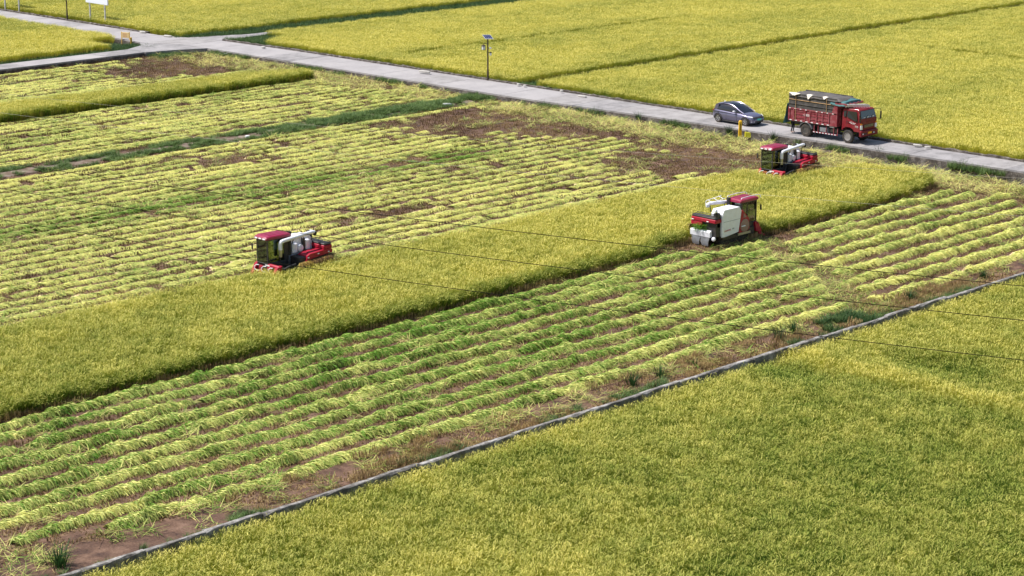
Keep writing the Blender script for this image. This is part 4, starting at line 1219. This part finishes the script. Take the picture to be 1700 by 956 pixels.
def cloth(name, m_, x0, x1, y0, y1, z, sag, nx=26, ny=12, amp=.05, seed=0, hang=.12, parent=None):
    """a tarpaulin: sheet that rests on the rims, sags between them, edges folded down"""
    def zf(x, y):
        u = (x - x0) / (x1 - x0); v = (y - y0) / (y1 - y0)
        w = float(fbm(np.array([x * 1.6]), np.array([y * 1.6]), 3, seed)[0]) - .5
        e = min(u, 1 - u, v, 1 - v)
        return z + sag * (4 * v * (1 - v)) + w * amp * 2.2 - (hang * (1 - e / .05) if e < .05 else 0)
    top = [[(x0 + (x1 - x0) * i / nx, y0 + (y1 - y0) * j / ny) for j in range(ny + 1)] for i in range(nx + 1)]
    vs = [(x, y, zf(x, y)) for r in top for (x, y) in r]; n1 = len(vs)
    vs += [(x, y, z_ - .012) for x, y, z_ in vs]
    fs = []
    for i in range(nx):
        for j in range(ny):
            a = i * (ny + 1) + j; q = (a, a + 1, a + ny + 2, a + ny + 1); fs.append(q); fs.append(tuple(n1 + k for k in reversed(q)))
    for i in range(nx):
        for j in (0, ny):
            a = i * (ny + 1) + j; b = a + ny + 1; fs.append((a, b, b + n1, a + n1))
    for j in range(ny):
        for i in (0, nx):
            a = i * (ny + 1) + j; fs.append((a, a + 1, a + 1 + n1, a + n1))
    return MB().add(vs, fs).build(name, m_, parent, smooth=60)


lw = (TR[0], TR[1])
def tw(o):   # a thing lying on the truck: placed in the truck's frame but its own object
    o.location = TR; o.rotation_euler = (0, 0, R(-90)); return o
tag(tw(cloth('tarpaulin', tarp_m, -1.68, 3.15, -1.10, 1.10, 3.13, .05, seed=3, amp=.08)), 'grey brown tarpaulin spread over the tall box of the tipper truck', 'tarpaulin')
tag(tw(cloth('tarpaulin', teal_m, 2.25, 3.60, -1.13, 1.13, 3.06, .02, nx=16, seed=8, amp=.10, hang=.28)), 'teal tarpaulin bunched over the front end of the truck box', 'tarpaulin')
mb = MB(); rings = []
for i in range(9):
    z = 2.35 - i * .19; w = .28 + .12 * i / 8
    rings.append([(-1.70 - .05 * i / 8 + .02 * math.sin(a * 3 + i), .55 + w * math.cos(a), z) if 0 else (-1.74 - .03 * i + .035 * math.sin(a * 3 + i) + .03 * math.sin(a), -.80 + w * math.cos(a), z) for a in [2 * PI * k / 12 for k in range(12)]])
mb.loft(rings); tag(tw(mb.build('tarpaulin', teal_m, smooth=60)), 'teal cloth hanging down behind the tail of the truck', 'tarpaulin')
for k, (px, py, pz, sx, sy, lab) in enumerate(((.25, -.98, 3.11, .26, .13, 'white sheet corner drooping over the side of the truck box, nearer its middle'), (1.72, -.98, 3.12, .22, .10, 'pale cloth patch on the rim of the truck box above the front pole'), (-1.1, -1.02, 3.12, .5, .05, 'long pale strip of cloth on the rim of the truck box near its tail'))):
    mb = MB(); rings = []
    for i in range(5):
        t = i / 4; y = py + sy - t * (sy + .22 - .04); dz = .05 - (.30 if k == 0 else .16) * max(0, t - .6) / .4
        wd = sx * (1 - .85 * max(0, t - .5) / .5)
        rings.append([(px - wd, y, pz + dz + .05), (px, y, pz + dz + .09), (px + wd, y, pz + dz + .05), (px + wd, y - .01, pz + dz + .03), (px, y - .01, pz + dz + .065), (px - wd, y - .01, pz + dz + .03)])
    mb.loft(rings); tag(tw(mb.build('cloth_sheet', mat('pale_cloth', (.60, .55, .48), .8), smooth=60)), lab, 'cloth')
# cab
mb = MB()
side_out = [(3.34, .98), (3.34, 2.42), (3.42, 2.56), (4.70, 2.60), (4.82, 2.52), (5.00, 1.88), (5.02, 1.15), (4.98, .95), (4.46, .95), (4.36, 1.10), (4.10, 1.22), (3.70, 1.22), (3.46, 1.08), (3.40, .95)]
def shrink(p, k):  # roof leans inwards
    return k * max(0, (p[1] - 1.85)) * .16
rings = []
for t in (-1, -.97, .97, 1):
    rings.append([(p[0] - (.03 if abs(t) == 1 and p[0] > 4.6 else 0), (1.03 * t) - math.copysign(shrink(p, 1), t), p[1] - (.03 if abs(t) == 1 and p[1] > 2.4 else 0)) for p in side_out])
mb.loft(rings)
cabo = mb.build('cab', t_red, truck, smooth=30)
ys = lambda z: 1.03 - shrink((0, z), 1)
for s in (-1, 1):
    def Q(pts, off=.006): return [(x, s * (ys(z) + off), z) for x, z in pts]
    for pts, nm in (([(3.78, 1.98), (4.60, 1.72), (4.74, 1.76), (4.60, 2.42), (3.80, 2.42)], 'window'), ([(3.46, 1.98), (3.68, 1.98), (3.68, 2.40), (3.46, 2.38)], 'window')):
        q = Q(pts); mb = MB(); mb.loft([q, [(a, b + s * .012, c) for a, b, c in q]]); mb.build(nm, dark_glass if nm else None, cabo, smooth=0)
    for pts in ([(3.72, 1.05), (3.735, 1.05), (3.735, 2.46), (3.72, 2.46)], [(4.64, 1.35), (4.655, 1.35), (4.80, 1.90), (4.785, 1.90)]):
        q = Q(pts, .002); MB().loft([q, [(a, b + s * .006, c) for a, b, c in q]]).build('door_seam', black_pl, cabo, smooth=0)
    q = Q([(3.80, 1.60), (4.0, 1.60), (4.0, 1.64), (3.80, 1.64)], .004); MB().loft([q, [(a, b + s * .03, c) for a, b, c in q]]).build('door_handle', black_pl, cabo, smooth=0)
    # white swoosh and letters on the door
    mb = MB()
    for (xa, za, xb, zb, w) in ((4.02, 1.60, 4.24, 1.50, .05), (4.24, 1.50, 4.48, 1.50, .04), (4.30, 1.62, 4.46, 1.56, .03), (4.12, 1.66, 4.26, 1.60, .025), (4.48, 1.50, 4.58, 1.56, .05)):
        a, b = Vector((xa, 0, za)), Vector((xb, 0, zb))
        y = s * (ys(1.5) + .006)
        mb.loft([[(a.x, y, a.z), (b.x, y, b.z), (b.x, y, b.z + w), (a.x, y, a.z + w * .6)], [(a.x, y + s * .004, a.z), (b.x, y + s * .004, b.z), (b.x, y + s * .004, b.z + w), (a.x, y + s * .004, a.z + w * .6)]])
    mb.build('door_decal', print_white, cabo, smooth=0)
text('lettering', 'T75', .20, print_white, truck, (4.68, -1.045, 1.32), (R(90), 0, 0))
# windscreen
def ws(z): return 5.00 - (z - 1.88) * (.18 / .64)
q = [(ws(1.93) + .01, -.92, 1.93), (ws(1.93) + .01, .92, 1.93), (ws(2.48) + .01, .84, 2.48), (ws(2.48) + .01, -.84, 2.48)]
MB().slab(q, .014).build('windscreen', glass('windscreen_glass', (.16, .19, .20), .10), cabo, smooth=0)
mb = MB(); mb.box(5.03, 5.045, -.5, .5, 1.93, 1.945)
for y in (-.45, .15): mb.path([(5.05, y, 1.92), (4.99, y + .45, 2.12)], .012, 5)
mb.build('wiper', black_pl, cabo)
mb = MB()
for k, y in enumerate((-.5, -.1, .2, .55)): mb.rbox(4.985, 5.01, y - .10, y + .10, 1.97, 2.03 + .03 * (k % 2), .01)
mb.build('dashboard_papers', print_white, cabo)
fr = MB(); fr.rbox(5.0, 5.045, -.62, .62, 1.24, 1.46, .015); fo = fr.build('grille', dark_st, truck)
for z in (1.28, 1.35, 1.42): P('slat', chrome, fo, 'box', 5.046, 5.056, -.58, .58, z, z + .02)
MB().rbox(5.0, 5.035, -.22, .22, 1.60, 1.70, .01).build('badge_panel', t_red, truck)
for s in (-1, 1):
    P('headlight', lamp_m, truck, 'rbox', 4.92, 5.06, min(s * .78, s * 1.02), max(s * .78, s * 1.02), 1.12, 1.46, .03)
    P('indicator', amber, truck, 'rbox', 4.92, 5.05, min(s * .80, s * 1.01), max(s * .80, s * 1.01), 1.47, 1.58, .02)
bu = MB().rbox(4.92, 5.16, -1.06, 1.06, .60, 1.04, .05).build('bumper', t_red, truck)
P('air_slot', black_pl, bu, 'box', 5.155, 5.168, -.70, -.38, .76, .86); P('air_slot', black_pl, bu, 'box', 5.155, 5.168, .30, .62, .76, .86)
P('number_plate', plate_y, truck, 'box', 5.162, 5.175, -.22, .22, .78, .92)
for s in (-.84, .50): P('fog_lamp', lamp_m, bu, 'rbox', 5.15, 5.175, s - .07, s + .07, .76, .86, .01)
for s in (-1, 1):
    mb = MB(); mb.path([(4.75, s * .95, 2.50), (5.10, s * 1.28, 2.52), (5.16, s * 1.30, 2.3)], .018, 6); mb.path([(5.0, s * 1.02, 1.80), (5.16, s * 1.30, 1.75)], .014, 6); mb.rbox(5.13, 5.19, s * 1.30 - .09, s * 1.30 + .09, 1.72, 2.32, .03); mb.build('mirror', black_pl, truck)
# cloths bundled on the cab roof
mb = MB()
for k in range(7):
    x, y = 3.85 + k * .12, -.80 + k * .15; rings = []
    for i in range(6):
        t = i / 5; w = (.04 + .16 * math.sin(PI * t) * random.uniform(.7, 1.1)); a0 = random.uniform(-.3, .3)
        c = Vector((x + (t - .5) * .5 * math.cos(a0), y + (t - .5) * .4, 2.66 + .16 * math.sin(PI * t)))
        rings.append([c + Vector((w * math.cos(a), .6 * w * math.cos(a + .5), .045 + .06 * math.sin(a))) for a in [2 * PI * j / 8 for j in range(8)]])
    mb.loft(rings)
tag(tw(mb.build('sack_bundle', mat('sack_cloth', (.78, .76, .76), .85, dirt=.15, dirt_col=(.45, .40, .40), scale=7), smooth=50)), 'crumpled white sacks lying on the roof of the red truck cab', 'sacks')

person((TR[0] - .22, TR[1] + 1.80, RZ), R(-70), 'person in a blue shirt and dark trousers standing behind the truck', 'stand', blue_cl)

# ------------------------------------------------------------------ hatchback car
CX = (127.30 + .82, 104.35, RZ)
car = empty('hatchback_car', CX, R(-90)); tag(car, 'grey violet hatchback with dark glass parked behind the truck on the road', 'car')
car_p = mat('car_paint', (.155, .145, .225), .28, metal=.45, coat=.8)
# body sections: x, half width at sill / belt, z bottom, z belt (shoulder), z centre top
secs = [(-.68, .60, .40, .62, .74), (-.64, .74, .30, .80, .92), (-.52, .82, .24, .93, 1.00), (-.30, .86, .21, .97, 1.02), (.2, .88, .20, .955, 1.0), (.9, .885, .19, .93, .97),
        (1.6, .885, .19, .90, .94), (2.1, .88, .20, .88, .96), (2.55, .87, .20, .84, .93), (2.95, .85, .21, .77, .85), (3.2, .80, .23, .68, .75), (3.34, .70, .28, .58, .63), (3.40, .55, .34, .50, .54)]
mb = MB(); rings = []
for x, w, z0, zs, zt_ in secs:
    r = []
    half = [(0, z0), (w * .80, z0), (w * .97, z0 + .10), (w, z0 + (zs - z0) * .45), (w * .985, zs - .06), (w * .93, zs), (w * .80, zs + (zt_ - zs) * .45), (w * .45, zs + (zt_ - zs) * .85), (0, zt_)]
    r = [(x, y, z) for y, z in half] + [(x, -y, z) for y, z in half[-2:0:-1]]
    rings.append(r)
mb.loft(rings); mb.build('body', car_p, car, smooth=50)
# glasshouse
gh = [(-.60, .70, .90, .96), (-.42, .73, .93, 1.30), (-.20, .74, .95, 1.44), (.3, .755, .94, 1.53), (.8, .76, .92, 1.545), (1.25, .755, .90, 1.49), (1.65, .745, .88, 1.31), (2.05, .72, .88, 1.08), (2.30, .68, .90, .95)]
mb = MB(); rings = []
for x, w, zb, zt_ in gh:
    k = min(1, (zt_ - zb) / .6); wt = w * (1 - .24 * k)
    half = [(0, zb - .05), (w, zb - .05), (w * .99, zb + (zt_ - zb) * .4), (wt * 1.03, zt_ - .06 * k), (wt * .9, zt_ - .015), (0, zt_ + .02 * k)]
    rings.append([(x, y, z) for y, z in half] + [(x, -y, z) for y, z in half[-2:0:-1]])
mb.loft(rings); mb.build('glasshouse', mat('car_glass', (.012, .014, .02), .06, spec=.8), car, smooth=50)
def strip3(pts, wdt, thick=.012):
    """raised band following points, mirrored"""
    for s in (1, -1):
        mb = MB(); rings = []
        for (x, y, z) in pts:
            rings.append([(x - wdt * .5, s * (y + .004), z - .02), (x + wdt * .5, s * (y + .004), z - .02), (x + wdt * .5, s * (y + thick), z + .02), (x - wdt * .5, s * (y + thick), z + .02)])
        mb.path([(x, s * (y + .006), z) for x, y, z in pts], wdt * .5, 6)
        mb.build('roof_rail' if 0 else 'window_pillar', car_p, car, smooth=40)
strip3([(2.42, .70, .93), (2.05, .70, 1.09), (1.65, .665, 1.30), (1.25, .63, 1.46), (.8, .61, 1.52), (.3, .61, 1.515), (-.2, .60, 1.43)], .065)
mb = MB(); rings = []
for x, w, z in ((-.62, .50, 1.20), (-.50, .57, 1.38), (-.28, .60, 1.47), (.0, .61, 1.51), (.12, .60, 1.525)):
    rings.append([(x, -w, z - .03), (x, -w * .5, z + .012), (x, 0, z + .02), (x, w * .5, z + .012), (x, w, z - .03), (x, 0, z - .03)])
mb.loft(rings); mb.build('roof', car_p, car, smooth=50)
for s in (-1, 1):
    mb = MB(); mb.prism([(-.52, .98), (-.18, .98), (-.05, 1.40), (-.38, 1.36)], 'y', min(s * .64, s * .735), max(s * .64, s * .735)); mb.build('window_pillar', car_p, car)
    mb = MB(); rings = []
    for t, sc_ in ((0, .3), (.25, .9), (.7, 1), (1, .5)):
        rings.append([(1.68 - .05 * t + .11 * sc_ * math.cos(a), s * (.86 + .2 * t), 1.04 + .075 * sc_ * math.sin(a)) for a in [2 * PI * k / 10 for k in range(10)]])
    mb.loft(rings); mb.build('mirror', mat('mirror_shell', (.62, .60, .64), .3, coat=.5), car, smooth=60)
    mb = MB(); mb.prism([(-.60, .86), (-.40, .90), (1.9, .84), (2.0, .815), (-.58, .82)], 'y', min(s * .86, s * .888), max(s * .86, s * .888)); mb.build('side_trim', mat('trim_dark', (.05, .045, .06), .4), car)
    for x in (.15, 1.05): P('door_handle', car_p, car, 'rbox', x, x + .18, min(s * .87, s * .905), max(s * .87, s * .905), .845, .875, .008)
    for x in (-.0, .80, 1.85): P('door_seam', black_pl, car, 'box', x, x + .012, min(s * .86, s * .886), max(s * .86, s * .886), .34, .90)
    for x in (0, 2.70):
        mb = MB(); rings = []
        for k in range(13):
            t = R(-5 + 190 * k / 12); c_, s_ = math.cos(t), math.sin(t)
            rings.append([(x + c_ * .36, s * .80, .325 + s_ * .36), (x + c_ * .36, s * .892, .325 + s_ * .36), (x + c_ * .42, s * .892, .325 + s_ * .42), (x + c_ * .42, s * .80, .325 + s_ * .42)])
        mb.loft(rings); mb.build('wheel_arch', black_pl, car)
        wheel(car, x, s * .80, .325, .21, s, mat('alloy', (.55, .55, .57), .3, metal=.8), spokes=5)
    mb = MB(); mb.loft([[(2.98, s * .84, .74), (3.26, s * .62, .70), (3.20, s * .62, .76), (2.95, s * .80, .82)], [(2.99, s * .86, .73), (3.30, s * .63, .69), (3.23, s * .63, .77), (2.96, s * .82, .83)]]); mb.build('headlight', lamp_m, car)
    mb = MB(); mb.loft([[(3.20, s * .74, .34), (3.34, s * .52, .36), (3.34, s * .52, .50), (3.22, s * .74, .50)], [(3.24, s * .77, .33), (3.40, s * .53, .35), (3.39, s * .53, .51), (3.25, s * .77, .51)]]); mb.build('fog_lamp', lamp_m, car)
    P('sill', black_pl, car, 'rbox', .42, 2.28, min(s * .80, s * .885), max(s * .80, s * .885), .17, .24, .02)
    P('tail_lamp', mat('red_lens', (.25, .01, .01), .3), car, 'rbox', -.66, -.5, min(s * .5, s * .80), max(s * .5, s * .80), .88, .96, .02)
P('grille', black_pl, car, 'rbox', 3.30, 3.42, -.50, .50, .30, .42, .02)
mb = MB(); mb.prism([(3.10, .76), (3.30, .70), (3.38, .62), (3.34, .60), (3.20, .68)], 'y', -.60, .60); mb.build('nose_trim', black_pl, car)
P('number_plate', mat('plate_green', (.10, .62, .50), .4), car, 'box', 3.42, 3.435, -.22, .22, .46, .58)
P('antenna', lamp_m, car, 'rbox', -.12, .02, -.03, .03, 1.53, 1.58, .01)

# ------------------------------------------------------------------ solar street lamps
pole_m = mat('lamp_post_paint', (.035, .018, .014), .5, dirt=.3)
cell_m = mat('solar_cells', (.02, .03, .10), .15, spec=.8)
pearl = mat('lamp_white', (.80, .80, .78), .4)


def street_lamp(loc, label):
    root = empty('solar_street_lamp', loc, 0); tag(root, label, 'street lamp', 'solar street lamps along the road')
    mb = MB(); mb.rbox(-.15, .15, -.15, .15, -.3, .10, .03); mb.tube((0, 0, .1), (0, 0, .9), .095, .085, 12); mb.tube((0, 0, .9), (0, 0, 3.84), .072, .058, 12); mb.build('pole', pole_m, root)
    # panel: long side toward the viewer's right, tilted
    a = Vector((.707, -.707, 0)); b = Vector((.707, .707, 0)); n = Vector((0, 0, 1))
    c = Vector((0, 0, 3.93)); L, W = .36, .33
    e = (b * -.80 + n * -.0).normalized(); up = (b * .80 + n * .45 - a * .42).normalized()
    q = [c - a * L - up * W, c + a * L - up * W, c + a * L + up * W, c - a * L + up * W]
    pn = MB().slab(q, .035).build('solar_panel', flap_m if False else mat('panel_frame', (.50, .51, .53), .4), root, smooth=0)
    nn = (q[1] - q[0]).cross(q[3] - q[0]).normalized()
    for i in range(4):
        for j in range(3):
            u0, u1 = -.92 + i * .46 + .015, -.92 + (i + 1) * .46 - .015; v0, v1 = -.90 + j * .60 + .015, -.90 + (j + 1) * .60 - .015
            qq = [c + a * L * u + up * W * v + nn * .036 for u, v in ((u0, v0), (u1, v0), (u1, v1), (u0, v1))]
            MB().slab(qq, .006).build('solar_cell', cell_m, pn, smooth=0)
    MB().tube((0, 0, 3.80), tuple(c), .04, .03, 8).build('panel_bracket', pole_m, root)
    d = -a
    mb = MB(); mb.path([(0, 0, 3.35), tuple(d * .34 + n * 3.38), tuple(d * .38 + n * 3.26)], .022, 6); mb.build('lamp_arm', pole_m, root)
    lc = d * .38
    ln = MB(); ln.lathe((lc.x, lc.y, 2.98), [(.12, -.17), (.15, -.15), (.15, .13), (.13, .15)], 8, 'z'); lo = ln.build('lantern', pearl, root, smooth=0)
    mb = MB(); mb.lathe((lc.x, lc.y, 3.16), [(.19, -.02), (.18, .03), (.05, .10)], 8, 'z'); mb.lathe((lc.x, lc.y, 2.80), [(.15, 0), (.16, .03)], 8, 'z')
    for k in range(4):
        t = PI / 4 + k * PI / 2; mb.box(lc.x + math.cos(t) * .155 - .012, lc.x + math.cos(t) * .155 + .012, lc.y + math.sin(t) * .155 - .012, lc.y + math.sin(t) * .155 + .012, 2.82, 3.14)
    mb.build('lantern_frame', pole_m, lo, smooth=0)
    mb = MB(); mb.path([(0, 0, 2.96), tuple(a * .22 + n * 2.98)], .02, 6); mb.path([(0, 0, 2.55), tuple(a * .22 + n * 2.56)], .02, 6); mb.build('lamp_arm', pole_m, root)
    mb = MB(); mb.lathe((a.x * .24, a.y * .24, 2.96), [(.04, -.09), (.10, -.05), (.11, .03), (.05, .08)], 10, 'z'); mb.build('camera', pearl, root, smooth=50)
    mb = MB(); mb.lathe((a.x * .24, a.y * .24, 2.42), [(.03, -.13), (.10, -.08), (.11, .03), (.06, .10)], 10, 'z'); mb.build('bulb', pearl, root, smooth=50)
    MB().lathe((a.x * .24, a.y * .24, 2.56), [(.10, -.03), (.11, .03), (.04, .07)], 10, 'z').build('bulb_cap', pole_m, root)
    return root


p = at(810, 136, .30); l0 = street_lamp((p.x, p.y, .35), 'dark solar street lamp with two lanterns standing by the road in the upper middle')
p = at(112, 35.5, .35); l1 = copy_tree(l0); l1.location = (p.x, p.y, .35); l1['label'] = 'distant solar street lamp between the two billboards at the top left'

# ------------------------------------------------------------------ billboards and signs
post_m = mat('billboard_post', (.62, .61, .60), .5, dirt=.6, dirt_col=(.25, .20, .18), scale=4)
board_w = mat('billboard_face', (.72, .75, .82), .45)
foot_m = mat('pale_concrete', (.60, .57, .54), .85, dirt=.4)


def billboard(pxa, pxb, label):
    a = at(*pxa, .25); b = at(*pxb, .25); c = (a + b) / 2; L = abs(a.y - b.y) / 2
    root = empty('billboard', (c.x, c.y, .25)); tag(root, label, 'billboard', 'white billboards on two posts beside the road')
    for s in (-1, 1):
        P('post', post_m, root, 'tube', (0, s * L, -.2), (0, s * L, 2.4), .09, .085, 12)
        P('footing', foot_m, root, 'rbox', -1.0, .2, s * L - .16, s * L + .16, -.18, .06, .03)
    MB().rbox(-.08, .06, -2.05, 2.05, 2.22, 4.0, .02).build('board', board_w, root)
    MB().box(.06, .12, -1.9, 1.9, 2.5, 2.58).build('brace', steel, root)
    return root


billboard((150, 38.8), (176, 42.6), 'white billboard on two posts, right of the distant lamp at the top left')
billboard((8.5, 18.3), (33, 21.8), 'billboard at the very left corner, only its two white posts in view')
sign_y = mat('sign_yellow', (.80, .50, .12), .5, dirt=.3)
sign_p = mat('sign_panel', (.82, .60, .28), .55, dirt=.5, dirt_col=(.60, .34, .20), scale=6)
p1, p2 = at(202.5, 71.5, .05), at(215.5, 72.5, .05)
sg = empty('notice_board', ((p1.x + p2.x) / 2, (p1.y + p2.y) / 2, 0), math.atan2(p2.y - p1.y, p2.x - p1.x)); tag(sg, 'small yellow notice board on two posts in the grass by the junction', 'sign')
w = (p2 - p1).length / 2
for s in (-1, 1): P('post', sign_y, sg, 'rbox', s * w - .04, s * w + .04, -.04, .04, -.1, 1.22, .01)
MB().rbox(-w + .05, w - .03, -.05, -.01, .62, 1.18, .01).build('board', sign_p, sg)
mb = MB()
for k in range(5): mb.box(-w * .6 + random.uniform(0, .05), w * .6 - random.uniform(0, .2), -.058, -.05, .72 + k * .085, .745 + k * .085)
mb.build('faded_print', mat('faded_print', (.62, .32, .20), .6), sg, smooth=0)


def marker_post(p, h, label, r=.12):
    root = empty('marker_post', p, R(-40)); tag(root, label, 'marker post', 'yellow marker posts at the road edge')
    mb = MB(); mb.rbox(-r, r, -r * .8, r * .8, -.1, h - .06, .02); mb.rbox(-r * .8, r * .8, -r * .6, r * .6, h - .06, h, .02); mb.build('shaft', mat('marker_yellow', (.88, .50, .01), .45), root)
    mb = MB()
    for k in range(4):
        z = h * .42 + k * .12
        mb.box(-.05, .05, -r * .8 - .008, -r * .8, z, z + .02); mb.box(-.012, .012, -r * .8 - .012, -r * .8 - .002, z - .02, z + .07); mb.box(-.045, .03, -r * .8 - .009, -r * .8 - .001, z + .045, z + .06)
    mb.build('dark_lettering', print_dark, root, smooth=0)
    return root


p = at(1228.5, 225.5, .0); marker_post((p.x, p.y, .0), 1.2, 'bright yellow marker post standing in front of the parked car')
p = at(218, 74.5, .05); marker_post((p.x, p.y, .05), .78, 'short yellow marker post beside the small notice board', .09)
p = at(1241.5, 226.5, 0); mb = MB(); mb.loft([[(-.22, -.10, -.05), (.22, -.10, -.05), (.22, .14, -.05), (-.22, .14, -.05)], [(-.24, -.06, .33), (.26, -.06, .30), (.26, .14, .30), (-.24, .14, .33)]])
o = mb.build('plastic_block', mat('block_yellow', (.80, .72, .04), .45), smooth=0); o.location = p; o.rotation_euler = (0, .08, R(-40)); tag(o, 'lemon yellow plastic block leaning on the road bank beside the marker post', 'block')

# ------------------------------------------------------------------ loose slabs, stones and bags
pale_m = mat('pale_stone', (.42, .40, .375), .85, dirt=.5, dirt_col=(.30, .27, .24), scale=5)


def stone(px, py, h, L, W, H, label, rz=-90, m_=None, name='concrete_slab', cat='slab'):
    p = at(px, py, h); mb = MB(); rings = []
    n = 9; ph = [random.uniform(.82, 1.12) for _ in range(n)]
    for z, k in ((0, .95), (H * .6, 1.0), (H * .9, .92), (H, .7)):
        rings.append([(L / 2 * k * ph[i] * math.cos(2 * PI * i / n), W / 2 * k * ph[i] * math.sin(2 * PI * i / n), z + random.uniform(-.01, .01)) for i in range(n)])
    mb.loft(rings); o = mb.build(name, m_ or pale_m, smooth=0); o.location = (p.x, p.y, p.z - .03); o.rotation_euler = (0, 0, R(rz)); tag(o, label, cat); return o


stone(705, 120, .58, 1.5, .38, .20, 'long white slab lying on the low road wall left of the street lamp', -78)
stone(861, 141, .58, .42, .25, .16, 'small pale stone on the road wall right of the street lamp')
stone(871, 142.5, .58, .38, .25, .12, 'small cream stone beside the one right of the street lamp')
stone(932, 152, .58, .36, .22, .18, 'white lump on the road wall where two golden fields meet')
stone(967, 160, .50, 1.0, .4, .12, 'flat broken concrete piece on the road wall below the field corner')
stone(1523, 241, .60, .8, .28, .10, 'grey broken slab on the road wall right of the truck')
stone(1540, 244, .60, .5, .25, .08, 'smaller grey slab beside the broken one right of the truck')
stone(437, 79, .55, .6, .3, .16, 'pale slab at the corner where the top track meets the road')
stone(237, 54, .5, .9, .4, .18, 'pale slab behind the small notice board')
stone(278, 60, .5, 1.3, .6, .12, 'flat pale slab at the edge of the junction')
stone(742, 175, .1, .75, .35, .22, 'white bag dropped at the end of the earth path', -40, mat('white_bag', (.78, .77, .76), .6), 'plastic_bag', 'bag')
stone(411, 227, .2, .4, .3, .14, 'small white bag on the earth path in the upper left', -40, MATS['white_bag'], 'plastic_bag', 'bag')
stone(376, 91, .1, .5, .25, .2, 'white scrap at the field corner below the junction', -40, MATS['white_bag'], 'plastic_bag', 'bag')
stone(1449, 497.5, .0, .26, .22, .14, 'single pale stone in the mud near the right end of the wall', 20)

# ------------------------------------------------------------------ overhead wires
wire_m = mat('dark_cable', (.012, .011, .010), .95, spec=.05)
wire_p = mat('glint_cable', (.36, .34, .27), .5)  # pale colour stands in for sun glint on the thin cables


def wire(pts, h, r, m_, label):
    A, B = at(*pts[0], h), at(*pts[-1], h)
    d = (B - A); d.z = 0; Lh = d.length; d.normalize()
    c, s = math.cos(PITCH), math.sin(PITCH)
    P3 = []
    sag = .012 * Lh * .5
    for k in range(-14, 35):
        t = k / 20
        q = A.lerp(B, t); q.z = h - sag * 4 * t * (1 - t) * (1 if 0 <= t <= 1 else .3); P3.append(q)
    o = MB().path(P3, r, 6).build('power_line', m_, smooth=60)
    tag(o, label, 'cable', 'overhead cables crossing above the fields')
wire([(0, 364), (1700, 598)], 12.5, .012, wire_m, 'lowest of the three dark overhead cables')
wire([(0, 313), (1700, 532)], 13.4, .012, wire_m, 'middle one of the three dark overhead cables')
wire([(0, 269), (1700, 475)], 14.3, .012, wire_m, 'uppermost of the three dark overhead cables')
wire([(0, 187), (1700, 359)], 8.6, .0055, wire_p, 'thin cable tinted pale for its glint, passing above the white sided harvester')
wire([(0, 155), (1700, 296)], 9.2, .0045, wire_p, 'thin cable tinted pale for its glint, passing in front of the harvester nearest the road')
